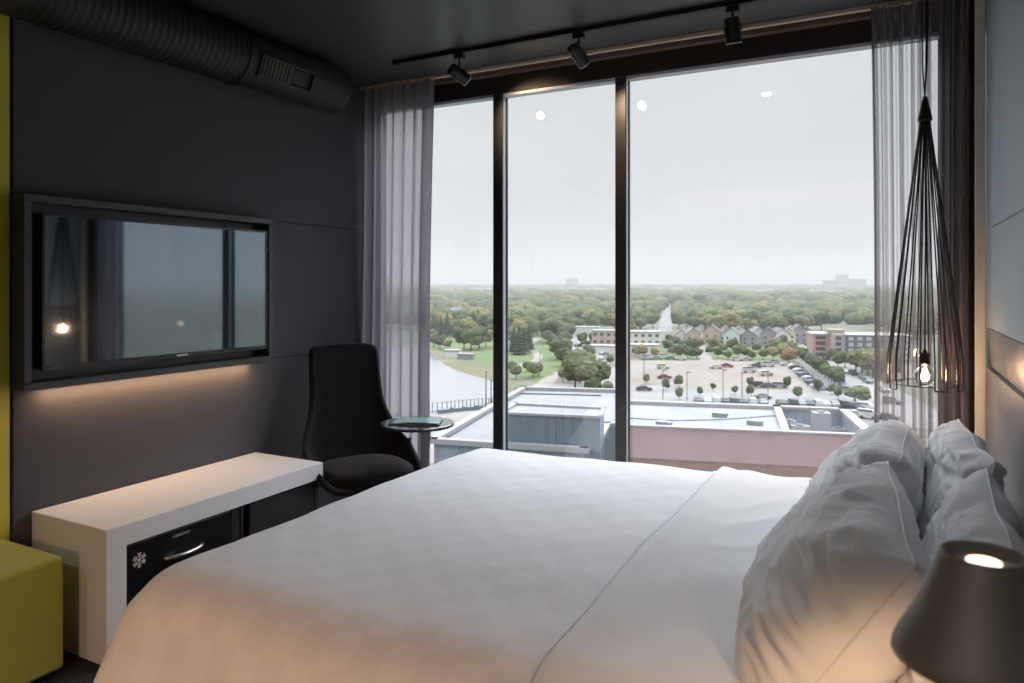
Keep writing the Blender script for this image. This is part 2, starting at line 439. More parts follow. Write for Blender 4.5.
for (y_, z_, w_, h_, ny, nz_) in rows:
    L = math.hypot(ny, nz_); ny /= L; nz_ /= L; row = []
    for i in range(NU):
        u = -1 + 2*i/(NU-1); o_ = h_ * abs(u) ** 2.6
        row.append(bm.verts.new((w_ * math.sin(u*PI/2*.92)/math.sin(PI/2*.92), y_ + ny*o_, z_ + nz_*o_)))
    V.append(row)
for a, b_ in zip(V, V[1:]):
    for i in range(NU-1): bm.faces.new((a[i], a[i+1], b_[i+1], b_[i]))
sh = obj('shell', bm, M_chair, ch, smooth=True)
md = sh.modifiers.new('s', 'SOLIDIFY'); md.thickness = .035; md.offset = -1
md = sh.modifiers.new('b', 'SUBSURF'); md.levels = 1; md.render_levels = 2
def superq(bm, cx, cy_, cz, a, b_, c, e1=.5, e2=.6, nu=32, nv=16, M=None):
    pw = lambda v, e: math.copysign(abs(v) ** e, v)
    rings = []
    for j in range(nv+1):
        ph = -PI/2 + PI*j/nv
        if j in (0, nv): rings.append([bm.verts.new((cx, cy_, cz + c*pw(math.sin(ph), e1)))]); continue
        rings.append([bm.verts.new((cx + a*pw(math.cos(ph), e1)*pw(math.cos(2*PI*i/nu), e2), cy_ + b_*pw(math.cos(ph), e1)*pw(math.sin(2*PI*i/nu), e2), cz + c*pw(math.sin(ph), e1))) for i in range(nu)])
    for a_, bb in zip(rings, rings[1:]):
        for k in range(nu):
            k2 = (k+1) % nu
            if len(a_) == 1: bm.faces.new((a_[0], bb[k2], bb[k]))
            elif len(bb) == 1: bm.faces.new((a_[k], a_[k2], bb[0]))
            else: bm.faces.new((a_[k], a_[k2], bb[k2], bb[k]))
    return bm
obj('seat_cushion', superq(bmesh.new(), 0, -.05, .435, .24, .25, .055, .5, .7), M_chair, ch, smooth=True)
obj('column', lathe(bmesh.new(), [(0, .05), (.035, .05), (.03, .12), (.025, .13), (.025, .29), (.06, .30), (.06, .315), (0, .315)], 24), M_chrome, ch, smooth=True)
for k in range(4):
    a = PI/4 + k*PI/2
    bm = bmesh.new(); tube(bm, [(.02*math.cos(a), .02*math.sin(a), .085), (.17*math.cos(a), .17*math.sin(a), .05), (.29*math.cos(a), .29*math.sin(a), .014)], [.016, .014, .012], 10)
    obj('foot', bm, M_chrome, ch, smooth=True)

# ------------------------------------------------------------------ side table
st = empty('side_table', (-2.335, 3.315, 0))
tag(st, 'small round dark glass side table between the black chair and the window', 'table')
obj('table_top', lathe(bmesh.new(), [(0, .690), (.180, .690), (.200, .697), (.200, .703), (.194, .706), (0, .706)], 64), mat('table_glass', lin((40, 48, 54)), .08, spec=.9, coat=.6), st)
obj('rim', lathe(bmesh.new(), [(.199, .692), (.203, .692), (.203, .705), (.199, .705)], 64, close=True), M_black, st)
bm = bmesh.new()
vs = []
for i in range(15):
    t_ = i/14; z_ = .012 + t_*.677
    cx_ = .045 - .10 * (1-t_)**3; w_ = .020 + .035*(1-t_)**2.5 + .012*t_**6
    vs.append([bm.verts.new((cx_ + sx_*w_, sy_*.012, z_)) for sx_, sy_ in ((-1,-1),(1,-1),(1,1),(-1,1))])
for a, b_ in zip(vs, vs[1:]):
    for k in range(4): bm.faces.new((a[k], a[(k+1)%4], b_[(k+1)%4], b_[k]))
bm.faces.new(vs[0][::-1]); bm.faces.new(vs[-1])
obj('leg', bm, mat('dark_chrome', (.20, .20, .22), .15, metal=1), st, bevel=.004, rot=(0, 0, .5))
obj('base_plate', lathe(bmesh.new(), [(0, .001), (.15, .001), (.15, .008), (.14, .012), (0, .012)], 48), M_chrome, st)
mz = empty('magazine', (-2.35, 3.32, .708), math.radians(25))
tag(mz, 'teal covered magazine lying on the round side table', 'magazine')
bm = bmesh.new(); grid(bm, 12, 6, lambda a, b_: (-.14 + .28*a, -.09 + .18*b_ , .003 + .010*math.sin(a*PI)**2*.6 + .004*a))
obj('cover', bm, mat('teal_gloss', lin((112, 152, 156)), .15, spec=.6), mz, smooth=True, solid=.002)
obj('pages', B(-.137, .137, -.087, .087, 0, .0035), mat('paper', (.5, .5, .5), .7), mz)

# ------------------------------------------------------------------ bed
bed = empty('bed', (-.75, 2.265, 0))
tag(bed, 'wide low bed with its head to the blue-grey panels, mostly hidden by its cover', 'bed')
obj('base', B(-1.0, 1.08, -.90, .90, .06, .30), M_cab, bed, bevel=.01)
obj('mattress', B(-1.02, 1.09, -.92, .92, .305, .56), mat('mattress_white', (.7, .7, .7), .8), bed, bevel=.05, seg=4)
for sx_ in (-.9, .98):
    for sy_ in (-.8, .8): obj('leg', lathe(bmesh.new(), [(0, .001), (.025, .001), (.03, .06), (0, .06)], 16, Matrix.Translation((sx_, sy_, 0))), M_black, bed)

def drape(s, t, x0, x1, y0, y1, r, ztop, hemx, zmin):
    px_ = min(max(s, x0), x1); py_ = min(max(t, y0), y1)
    dx, dy = s-px_, t-py_; d = math.hypot(dx, dy)
    if d < 1e-9: nx = ny = 0
    else: nx, ny = dx/d, dy/d
    th = min(d/r, 1.48); hor = r*math.sin(th); dz = r*(1-math.cos(th))
    rem = max(0, d - r*1.48)
    hor += rem * .48; dz += rem * .88
    return px_+nx*hor, py_+ny*hor, max(ztop-dz, zmin), d, nx, ny

def duvet_pt(s, t, lift=0.0, r=.20, wr=1.0):
    X0, X1, Y0, Y1 = -1.985+r, .36, 1.24+r, 3.33-r
    x, y, z, d, nx, ny = drape(s, t, X0, X1, Y0, Y1, r+lift, .655+lift, 0, .13)
    p = Vector((s, t, 0))
    crown = .018 * math.sin(PI*min(1, max(0, (y-1.2)/2.15))) * math.sin(PI*min(1, max(0, (x+2.0)/2.6)))
    nn = noise.noise(p*1.7)*.013 + noise.noise(p*4.3+Vector((7,1,0)))*.006 + noise.noise(p*11+Vector((3,5,0)))*.0016
    nn *= wr
    if d > 0:
        k = min(1, d/.3)
        fold = k * .018*math.sin((s*9 if abs(ny) > abs(nx) else t*9) + 2*noise.noise(p*2))
        x += nx*(nn+fold); y += ny*(nn+fold)
        z += nn*(1-k)
    else: z += nn
    z += crown
    return Vector((x, y, z))
dv = empty('duvet', (0, 0, 0))
tag(dv, 'white duvet with faint woven squares spread over the whole bed', 'duvet')
bm = bmesh.new()
grid(bm, 180, 170, lambda a, b_: duvet_pt(-2.30 + 2.63*a, .86 + 2.86*b_))
o = obj('top_cover', bm, M_duvet, dv, smooth=True, solid=.012)
# turned back end of the cover
bm = bmesh.new()
def fold_pt(a, b_):
    s = -.665 + .99*a; t = .88 + 2.80*b_
    wob = .006*math.sin(t*5) + .01*noise.noise(Vector((t*1.5, 0, 3)))
    e = (s + .665)
    lift = .004 + .028*ss(0, .035, e) - .008*ss(.045, .10, e) + .012*ss(.2, .7, e)
    lift += .016*noise.noise(Vector((s*3.2 + t*1.1, t*1.2, 4))) * ss(.03, .2, e) + -.016*abs(noise.noise(Vector((s*5 - t*2.4, t*1.8+s, 9)))) * ss(.03, .2, e)
    # plump end on the window side
    lift += .008*ss(2.2, 3.1, t)*ss(0, .25, e)
    p = duvet_pt(s + wob, t, 0.0); q = duvet_pt(s + wob, t, lift)
    return q
grid(bm, 90, 170, fold_pt)
o = obj('turned_back_end', bm, M_sheet, dv, smooth=True, solid=.008)
tag(o, 'plain white folded end')
bm = bmesh.new()
P = [fold_pt(0, j/120) + Vector((-.004, 0, .004)) for j in range(121)]
tube(bm, P, .005, 8)
obj('hem', bm, M_sheet, dv, smooth=True)

# ------------------------------------------------------------------ pillows
def pillow(name, label, L, Hh, T, seed, loc, tilt, rz=0, soft=.05):
    e = empty(name, loc); e.rotation_euler = (0, tilt, rz)
    tag(e, label, 'pillow', 'pillows propped against the headboard')
    def pt(u, v, side):
        # u along length (local Y), v up (local Z), thickness along local X
        cu, cv = abs(u), abs(v)
        yy = u * L/2 * (1 - .07*(1-v*v) * cu**3); zz = v * Hh/2 * (1 - .08*(1-u*u) * cv**3)
        kk = 1 - soft*cu**5*cv**5; yy *= kk; zz *= kk
        th = T/2 * ((1 - cu**3.2) ** .55) * ((1 - cv**2.6) ** .55) if cu < 1 and cv < 1 else 0
        lo = 1 + .22 * (-v)            # fuller low down
        p = Vector((u*1.5, v*1.2, seed + side*3.1))
        w = noise.noise(p*1.6)*.020
        # pull creases running in from the seams and corners
        c = 0
        q = Vector((u*2.2 + v*1.4, v*6.5 - u*2, seed*1.7 + side))
        c += (1-abs(noise.noise(q*.8))*2.2) * .019 * (0.35 + cu*.65)
        q = Vector((u*6, v*2.0 + u*1.5, seed*2.3 + side*2))
        c += (1-abs(noise.noise(q))*2.2) * .011 * cv
        q = Vector((u*3.0 - v*2.4, v*2.6 + u*1.8, seed*0.7 + side*5))
        c += (1-abs(noise.noise(q))*2) * .010
        env = min(1, th/(T*.22))
        sag = .015*noise.noise(Vector((u*2, seed, 0)))*cv
        return Vector((side*(th*lo + (w + c - .006)*env), yy, zz + sag))
    bm = bmesh.new(); nu, nv = 96, 72
    A = grid(bm, nu, nv, lambda a, b_: pt(-1+2*a, -1+2*b_, -1))
    C_ = grid(bm, nu, nv, lambda a, b_: pt(-1+2*a, -1+2*b_, 1))
    bmesh.ops.remove_doubles(bm, verts=bm.verts[:], dist=.0004)
    obj('case', bm, M_pillow, e, smooth=True)
    bm = bmesh.new()
    P = []
    for (ua, va, ub, vb) in ((-1,-1,1,-1),(1,-1,1,1),(1,1,-1,1),(-1,1,-1,-1)):
        for i in range(30):
            f_ = i/30; P.append(pt((ua+(ub-ua)*f_)*.9999, (va+(vb-va)*f_)*.9999, 1))
    tube(bm, P, .0028, 6, closed=True)
    obj('seam', bm, M_pillow, e, smooth=True)
    return e
pillow('pillow', 'front plump white pillow nearest the camera, lit warm by the lamp', .86, .47, .28, 1.3, (-.105, 1.84, .80), math.radians(33), math.radians(3))
pillow('pillow', 'front white pillow nearest the window, rounded top at the fold of the duvet', .80, .47, .27, 4.9, (-.07, 2.66, .79), math.radians(31), math.radians(-3), .16)
pillow('pillow', 'back white pillow behind the lamp, leaning on the grey wall panel', .84, .46, .18, 8.2, (.135, 1.80, .795), math.radians(18), math.radians(-2))
pillow('pillow', 'back white pillow with a pointed corner standing under the wire pendant', .80, .47, .17, 12.4, (.17, 2.66, .785), math.radians(16), math.radians(2))

# ------------------------------------------------------------------ nightstand and lamp
ns = empty('nightstand', (.12, .93, 0))
tag(ns, 'dark nightstand beside the bed carrying the grey table lamp', 'nightstand')
obj('body', B(-.22, .235, -.2, .2, .08, .60), M_cab, ns, bevel=.005)
obj('top', B(-.235, .24, -.21, .21, .601, .625), M_cab, ns, bevel=.004)
d_ = obj('drawer', B(-.235, -.221, -.19, .19, .36, .58), M_cab, ns, bevel=.003)
obj('knob', superq(bmesh.new(), -.245, 0, .47, .012, .012, .012, 1, 1, 16, 8), M_chrome, d_)
obj('plinth', B(-.2, .22, -.18, .18, .001, .08), M_black, ns)
LZ = 1.161
lp = empty('table_lamp', (.0985, 1.015, .626))
tag(lp, 'dark grey metal table lamp with a glowing round hole in its shade top', 'lamp')
z0 = LZ - .626
M_shade = mat('lamp_shade_metal', lin((132, 124, 119)), .5, metal=.35, spec=.5)
prof_ = [(.0185, -.010), (.041, -.010), (.0425, 0), (.0450, 0), (.047, -.004), (.057, -.034), (.070, -.066), (.083, -.092), (.0925, -.110), (.0965, -.120), (.098, -.128), (.0955, -.129), (.092, -.120), (.080, -.095), (.067, -.070), (.054, -.036), (.046, -.0125), (.0185, -.0125)]
sp = [(a, z0 + b_) for a, b_ in prof_]
obj('shade', lathe(bmesh.new(), sp, 64, close=True), M_shade, lp, smooth=True)
obj('diffuser', lathe(bmesh.new(), [(0, z0-.009), (.018, z0-.009), (.018, z0-.013), (0, z0-.013)], 32), mat('lamp_diffuser', (1, .9, .8), emit=(1, .83, .66), estr=3.0), lp)
obj('stem', lathe(bmesh.new(), [(.007, .012), (.007, z0-.07)], 16), M_shade, lp, smooth=True)
obj('base', lathe(bmesh.new(), [(0, 0), (.085, 0), (.085, .01), (.078, .014), (0, .014)], 48), M_shade, lp)
obj('bulb', superq(bmesh.new(), 0, 0, z0-.062, .018, .018, .024, 1, 1, 20, 12), mat('lamp_bulb', (1, .9, .7), emit=(1, .62, .34), estr=25), lp, smooth=True)
l = bpy.data.lights.new('lamp_glow', 'SPOT'); l.energy = 13; l.color = (1, .60, .33); l.shadow_soft_size = .03; l.spot_size = math.radians(165); l.spot_blend = .5
lo = bpy.data.objects.new('lamp_glow', l); COL.objects.link(lo); lo.parent = lp; lo.location = (0, 0, z0-.10)

# ------------------------------------------------------------------ pendant
PX, PY = .129, 3.46
pe = empty('pendant_lamp', (PX, PY, 0))
tag(pe, 'black wire cage pendant lamp with a clear globe bulb hanging by the right curtain', 'pendant lamp')
NW = 9
for k in range(NW):
    a = 2*PI*k/NW + .2; da = .16
    bm = bmesh.new()
    zb = 1.055 + .012*math.sin(k*2.3)
    pts = [(.016*math.cos(a-da), .016*math.sin(a-da), 2.17), (.138*math.cos(a-da), .138*math.sin(a-da), 1.17), (.139*math.cos(a-da), .139*math.sin(a-da), zb),
           (.139*math.cos(a+da), .139*math.sin(a+da), zb), (.138*math.cos(a+da), .138*math.sin(a+da), 1.17), (.016*math.cos(a+da), .016*math.sin(a+da), 2.17)]
    # long straight wires, flat bottom bar
    for p, q in zip(pts, pts[1:]): tube(bm, [p, q], .0029, 6)
    # bar joining to the next loop
    a2 = a + 2*PI/NW
    tube(bm, [(.136*math.cos(a+da), .136*math.sin(a+da), 1.066), (.136*math.cos(a2-da), .136*math.sin(a2-da), 1.066)], .0022, 6)
    obj('cage_wire', bm, M_black, pe)
obj('cap', lathe(bmesh.new(), [(0, 2.262), (.007, 2.262), (.012, 2.245), (.028, 2.165), (.026, 2.16), (0, 2.16)], 20), M_black, pe, smooth=True)
for (dx, dy) in ((-.012, .0), (.010, .006), (.004, -.010)):
    bm = bmesh.new(); tube(bm, [(0, 0, 2.26), (dx*.8, dy*.8, 2.40), (dx, dy, ZC-.02)], .0028, 6)
    obj('suspension_cord', bm, M_black, pe, smooth=True)
obj('ceiling_plate', lathe(bmesh.new(), [(0, ZC-.022), (.05, ZC-.022), (.05, ZC-.001), (0, ZC-.001)], 32), M_black, pe)
bm = bmesh.new(); tube(bm, [(0, 0, 2.16), (.003, 0, 1.7), (0, 0, 1.20)], .0035, 8); obj('lamp_cord', bm, M_black, pe, smooth=True)
so = obj('socket', lathe(bmesh.new(), [(0, 1.206), (.006, 1.206), (.010, 1.195), (.019, 1.192), (.019, 1.148), (.015, 1.145), (0, 1.145)], 24), M_black, pe)
BZ = 1.098
obj('bulb', lathe(bmesh.new(), [(.013, 1.146), (.015, 1.14), (.028, 1.130), (.040, 1.115), (.0455, BZ), (.040, 1.075), (.028, 1.060), (.012, 1.0535), (0, 1.0525)], 32), M_bulb, pe, smooth=True)
bm = bmesh.new()
for k in range(6):
    a = k*PI/3; tube(bm, [(.004*math.cos(a), .004*math.sin(a), 1.128), (.011*math.cos(a+.4), .011*math.sin(a+.4), 1.108), (.009*math.cos(a+.9), .009*math.sin(a+.9), 1.083)], .0014, 5)
obj('filament', bm, mat('filament', (1, .8, .5), emit=(1, .62, .30), estr=60), pe)
l = bpy.data.lights.new('pendant_glow', 'POINT'); l.energy = 5.5; l.color = (1, .60, .33); l.shadow_soft_size = .02
lo = bpy.data.objects.new('pendant_glow', l); COL.objects.link(lo); lo.parent = pe; lo.location = (0, 0, BZ)

# ------------------------------------------------------------------ track lights
tk = empty('lighting_track', (0, 3.48, 0)); tag(tk, 'long black lighting track on the ceiling in front of the window', 'light track')
obj('rail', B(-2.60, .12, -.017, .017, ZC-.024, ZC-.001), M_black, tk, bevel=.002)
obj('end_cap', B(-2.62, -2.601, -.019, .019, ZC-.026, ZC-.001), M_black, tk)
obj('feed_box', B(.121, .20, -.022, .022, ZC-.03, ZC-.001), M_black, tk)
M_lens = mat('spot_lens', (1, .9, .8), emit=(1, .86, .70), estr=7)
for (x_, d_, lab) in ((-2.165, (.42, .82, -.42), 'black track spotlight nearest the left curtain, head turned almost level'),
                      (-1.435, (.30, .75, -.62), 'black track spotlight above the middle of the window, head tilted'),
                      (-.655, (.03, .30, -.95), 'black track spotlight hanging straight down, nearest the right curtain')):
    e = empty('track_spotlight', (x_, 3.48, ZC-.026)); tag(e, lab, 'spotlight', 'black spotlights on the ceiling track')
    obj('adapter', B(-.03, .03, -.017, .017, -.028, 0), M_black, e, bevel=.003)
    bm = bmesh.new(); tube(bm, [(0, 0, -.028), (0, 0, -.085)], .006, 10); obj('stem', bm, M_black, e)
    d = Vector(d_).normalized(); Mh = Matrix.Translation((0, 0, -.115)) @ (-d).to_track_quat('Z', 'Y').to_matrix().to_4x4()
    obj('head', lathe(bmesh.new(), [(0, .062), (.030, .062), (.035, .055), (.036, -.055), (.033, -.058), (.031, -.05), (0, -.05)], 32, Mh), M_black, e, smooth=False)
    obj('lens', lathe(bmesh.new(), [(0, -.051), (.029, -.051), (.029, -.053), (0, -.053)], 24, Mh), M_lens, e)
    obj('lens_ring', lathe(bmesh.new(), [(.031, -.0575), (.036, -.0575), (.037, -.053), (.0365, -.053)], 32, Mh), M_silver, e)
    bm = bmesh.new(); tube(bm, [(0, 0, -.083), (.039, 0, -.095), (.039, 0, -.118)], .003, 6); tube(bm, [(0, 0, -.083), (-.039, 0, -.095), (-.039, 0, -.118)], .003, 6)
    obj('yoke', bm, M_black, e)
    l = bpy.data.lights.new('spot_beam', 'SPOT'); l.energy = 22; l.color = (1, .68, .42); l.spot_size = math.radians(75); l.spot_blend = .6; l.shadow_soft_size = .02
    lo = bpy.data.objects.new('spot_beam', l); COL.objects.link(lo); lo.parent = e; lo.location = Vector((0, 0, -.115)) + d*.065
    lo.rotation_euler = (-d).to_track_quat('Z', 'Y').to_euler()
dt = obj('smoke_detector', lathe(bmesh.new(), [(0, -.035), (.022, -.035), (.03, -.02), (.032, 0), (0, 0)], 24), M_white, smooth=True, loc=(-.42, 3.3, ZC-.001))
tag(dt, 'tiny white detector on the ceiling beside the lighting track', 'detector')
# unseen floor lamp added to warm the bed's near side, opaque shade
el = empty('added_floor_lamp', (-1.35, -.30, 0)); tag(el, 'added unseen floor lamp with an opaque metal shade, left behind the viewer', 'floor lamp')
obj('base', lathe(bmesh.new(), [(0, .001), (.13, .001), (.13, .015), (0, .02)], 32), M_black, el)
bm = bmesh.new(); tube(bm, [(0, 0, .02), (0, 0, 1.32)], .01, 10); obj('pole', bm, M_black, el)
obj('shade', lathe(bmesh.new(), [(.16, 1.10), (.10, 1.33), (0, 1.335), (0, 1.33), (.098, 1.325), (.157, 1.10)], 40, close=True), M_shade, el, smooth=True)
obj('bulb', superq(bmesh.new(), .03, 0, 1.25, .022, .022, .03, 1, 1, 20, 12), mat('added_floor_bulb', (1, .9, .7), emit=(1, .60, .32), estr=10), el, smooth=True)
l = bpy.data.lights.new('floor_lamp_fill', 'SPOT'); l.energy = FLS; l.color = (1, .50, .22); l.shadow_soft_size = .06; l.spot_size = math.radians(172); l.spot_blend = .25
lo = bpy.data.objects.new('floor_lamp_fill', l); COL.objects.link(lo); lo.parent = el; lo.location = (0, 0.02, 1.105); 

for (cx_, cyy) in ((-1.9, -1.1), (-.5, -1.1)):  # unseen ceiling lamps, added as neutral fill for the bed
    el = empty('added_ceiling_lamp', (cx_, cyy, ZC-.001)); tag(el, 'added unseen ceiling fill lamp behind the viewer, ' + ('left' if cx_ < -1 else 'right') + ' one of two', 'ceiling lamp')
    obj('housing', lathe(bmesh.new(), [(0, 0), (.13, 0), (.13, -.09), (.12, -.09), (.12, -.01), (0, -.01)], 40), mat('black_baffle', (.004, .004, .004), .95, spec=.0), el)
    obj('diffuser', lathe(bmesh.new(), [(0, -.012), (.118, -.012), (.118, -.016), (0, -.018)], 40), mat('opal', (1, .95, .9), emit=(1, .86, .72), estr=5), el)
    l = bpy.data.lights.new('ceiling_fill', 'AREA'); l.shape = 'DISK'; l.size = .22; l.energy = CLE; l.color = (1, .96, .92)
    lo = bpy.data.objects.new('ceiling_fill', l); COL.objects.link(lo); lo.parent = el; lo.location = (0, 0, -.025)

cl_ = empty('added_cove_light', (-1.4, YB+.30, ZC-.001)); tag(cl_, 'added unseen warm cove light washing the wall behind the viewer', 'cove light')  # unseen strip, added so the back wall returns warm light
obj('channel', B(-1.5, 1.5, -.05, .05, -.05, 0), M_black, cl_)
obj('strip', B(-1.48, 1.48, -.051, -.0505, -.045, -.01), mat('added_cove_strip', (1, .8, .6), emit=(1, .58, .30), estr=4), cl_)
l = bpy.data.lights.new('cove_fill', 'AREA'); l.shape = 'RECTANGLE'; l.size = 2.9; l.size_y = .04; l.energy = COVE_FILL; l.color = (1, .56, .28)
lo = bpy.data.objects.new('cove_fill', l); COL.objects.link(lo); lo.parent = cl_; lo.location = (0, -.06, -.06); lo.rotation_euler = (math.radians(-35), 0, 0)

# ------------------------------------------------------------------ curtains
def curtain(name, label, x0, x1, yc, amp, nf, m, z0=.02, z1=ZC-.024, seed=0, fine=.3, lean=0.0):
    e = empty(name, (0, 0, 0)); tag(e, label, 'curtain')
    rnd = random.Random(seed)
    ph = [rnd.uniform(-.9, .9) for _ in range(nf+3)]; am = [rnd.uniform(.45, 1.0) for _ in range(nf+3)]
    def pt(a, b_):
        z = z0 + (z1-z0)*b_
        k = a*nf; i = int(k); f_ = k-i
        A_ = am[i]*(1-f_) + am[i+1]*f_; p_ = ph[i]*(1-f_) + ph[i+1]*f_
        low = 1 - b_
        w = math.sin(2*PI*k + p_ + .5*noise.noise(Vector((a*3, z*.5, seed)))*low)
        x = x0 + (x1-x0)*a + .35*(x1-x0)/nf*math.cos(2*PI*k*1 + p_)*.6
        xc = .5*(x0+x1); x = xc + (x-xc)*(1 - .05*math.sin(PI*min(1, low*1.1))*1.0) + lean*low
        y = yc + amp*A_*(w*(1-.35*b_)) + fine*amp*math.sin(2*PI*k*2.7+p_*3)*.4
        return Vector((x, y, z))
    bm = bmesh.new(); grid(bm, nf*22, 30, pt); obj('cloth', bm, m, e, smooth=True)
    bm = bmesh.new()
    for a in (0, 1):
        P = [pt(a, j/29) for j in range(30)]
        tube(bm, P, .003, 6)
        e_ = .028/(x1-x0)
        grid(bm, 4, 30, lambda u_, v_: pt(abs(a - u_*e_), v_) + Vector((0, -.0025, 0)))
    obj('side_hem', bm, m, e, smooth=True)
    bm = bmesh.new()
    grid(bm, nf*22, 2, lambda a, b_: pt(a, 1 - .03*(1-b_)) + Vector((0, -.002, 0))); obj('heading_tape', bm, m, e, smooth=True)
    for i in range(nf):
        p = pt((i+.5)/nf, 1); bm = bmesh.new(); tube(bm, [p + Vector((0, 0, -.006)), Vector((p.x, 3.836, ZC-.0235))], .003, 6)
        obj('hook', bm, M_black, e)
    return e
curtain('sheer_curtain', 'light grey sheer curtain drawn to the left corner behind the black chair', -3.155, -2.60, 3.835, .042, 7, M_sheerL, seed=3, lean=-.045)
curtain('sheer_curtain', 'dark see-through sheer curtain at the right behind the wire pendant', -.085, .31, 3.825, .050, 10, M_sheerR, seed=8, lean=.01)
M_blackout = mat('brown_blackout', lin((62, 54, 50)), .8, noise_amt=.15, nscale=60)
curtain('blackout_curtain', 'dark brown heavy curtain gathered against the right wall', .195, .345, 3.885, .022, 4, M_blackout, seed=5)

# ================================================================== OUTSIDE
GZ = CZ - 30.0
def at(px, py, drop=30.0):
    u = (px-512)/720; v = (py-284.0)/720; t = drop/v
    return Vector((t*(-SN + CS*u), t*(CS + SN*u), CZ-drop))
def fl(D, u, z=GZ):            # forward distance, lateral tangent
    return Vector((D*(-SN + CS*u), D*(CS + SN*u), z))

def poly(name, pxs, m, dz=.05, drop=30.0, kind='structure', smoothn=0):
    bm = bmesh.new(); vs = [bm.verts.new(at(x, y, drop) + Vector((0, 0, dz))) for x, y in pxs]
    f = bm.faces.new(vs)
    if f.normal.z < 0: f.normal_flip()
    bm.normal_update()
    me = bpy.data.meshes.new(name); bmesh.ops.triangulate(bm, faces=bm.faces[:]); bm.to_mesh(me); bm.free(); me.materials.append(m)
    o = bpy.data.objects.new(name, me); COL.objects.link(o); o['kind'] = kind
    return o

def emat(name, c1, c2, sc, rough=.9):
    return mat(name, c1, rough, spec=.15, color2=c2, nscale=sc)
K = .36     # outdoor colours lowered to offset the raised sky
def oc(c): return tuple(v*K for v in lin(c))
G_ground = emat('ground_mixed', oc((150, 158, 132)), oc((178, 176, 168)), .03)
G_grass = emat('lawn', oc((140, 168, 112)), oc((158, 176, 126)), .06)
G_reed = emat('reeds', oc((180, 172, 138)), oc((156, 158, 120)), .1)
G_lot = emat('gravel_lot', oc((196, 184, 176)), oc((212, 204, 198)), .05)
G_asph = emat('asphalt', oc((198, 197, 200)), oc((212, 210, 210)), .08)
G_conc = emat('concrete', oc((216, 212, 210)), oc((202, 198, 194)), .1)
G_path = emat('path', oc((226, 220, 214)), oc((210, 206, 200)), .2)
G_water = mat('river_water', (.26, .27, .285), .12, spec=.9, bump=.15, bscale=.6)
G_roof = emat('roof_membrane', oc((194, 198, 206)), oc((208, 210, 216)), .25, .7)
G_roof2 = emat('roof_membrane_worn', oc((210, 216, 222)), oc((188, 196, 204)), .15, .7)
G_clad = mat('blue_grey_cladding', tuple(1.4*v for v in oc((168, 186, 204))), .5, spec=.4, noise_amt=.25, nscale=1.2, stretch=(1, 1, .05))
G_cladd = mat('dark_cladding', oc((150, 164, 178)), .5)
G_coping = mat('roof_coping', oc((212, 214, 220)), .6)
G_pink = mat('rose_facade', oc((236, 192, 198)), .5, spec=.4, noise_amt=.10, nscale=.35, stretch=(1, 1, .15))
G_brick = mat('rust_facade', oc((190, 132, 114)), .7, noise_amt=.12, nscale=.8)

bm = bmesh.new(); vs = [bm.verts.new(v) for v in ((-9000, 20, GZ), (9000, 20, GZ), (9000, 12000, GZ), (-9000, 12000, GZ))]; bm.faces.new(vs)
struct('ground', bm, G_ground)
poly('river', [(250,338),(400,344),(425,348),(440,361),(452,369),(470,375),(492,381),(500,386),(500,400),(472,407),(440,411),(400,414),(250,420)], G_water, .08)
poly('riverbank', [(400,340),(425,345),(442,356),(470,366),(510,374),(512,392),(500,398),(493,383),(468,376),(450,370),(438,362),(424,350),(400,345)], G_reed, .04)
poly('lawn', [(398,312),(505,318),(505,366),(470,362),(440,352),(398,338)], G_grass, .03)
poly('lawn', [(508,336),(560,334),(566,345),(560,372),(540,384),(508,372)], G_grass, .06)
poly('lawn', [(640,343),(776,343),(800,362),(640,362)], G_grass, .05)
poly('promenade', [(400,414),(440,412),(470,408),(500,401),(520,392),(540,383),(640,380),(640,420),(400,470)], G_conc, .04)
def ribbon(name, pts, w, m, dz):
    P = [at(x, y) for x, y in pts]
    # smooth
    Q = []
    for i in range(len(P)-1):
        p0, p1, p2, p3 = P[max(i-1, 0)], P[i], P[i+1], P[min(i+2, len(P)-1)]
        for k in range(8):
            t = k/8; Q.append(.5*((2*p1) + (-p0+p2)*t + (2*p0-5*p1+4*p2-p3)*t*t + (-p0+3*p1-3*p2+p3)*t**3))
    Q.append(P[-1])
    bm = bmesh.new(); prev = None
    for i, q in enumerate(Q):
        d = (Q[min(i+1, len(Q)-1)] - Q[max(i-1, 0)]).normalized(); nn = Vector((-d.y, d.x, 0))*w/2
        cur = (bm.verts.new(q + nn + Vector((0, 0, dz))), bm.verts.new(q - nn + Vector((0, 0, dz))))
        if prev: bm.faces.new((prev[0], prev[1], cur[1], cur[0]))
        prev = cur
    o = struct(name, bm, m); return o
ribbon('path', [(538,338),(531,344),(530,349),(537,354),(538,359),(530,363),(518,366),(505,367)], 3.5, G_path, .12)
ribbon('path', [(566,374),(552,378),(545,384),(535,389),(520,394),(505,398)], 5.0, G_path, .12)
ribbon('street', [(571,330),(577,345),(589,362),(607,385),(620,404)], 15, G_asph, .10)
ribbon('street', [(560,372),(585,378),(620,372),(660,366)], 7, G_asph, .09)
poly('parking_lot', [(625,361),(735,360),(792,362),(862,404),(860,418),(620,418)], G_lot, .07)
poly('parking_apron', [(622,384),(690,388),(760,391),(836,391),(862,404),(862,416),(620,418)], G_asph, .11)
ribbon('street', [(768,334),(800,350),(835,371),(880,398),(930,430)], 17, G_asph, .13)
ribbon('path', [(632,386),(650,384),(672,387),(700,389),(735,391),(760,392),(800,392),(826,390)], 1.1, G_path, .18)
ribbon('path', [(631,377),(650,378),(690,380),(730,380.5)], .5, G_path, .16)
ribbon('path', [(702,345),(704,352),(707,362)], 4.5, G_path, .14)
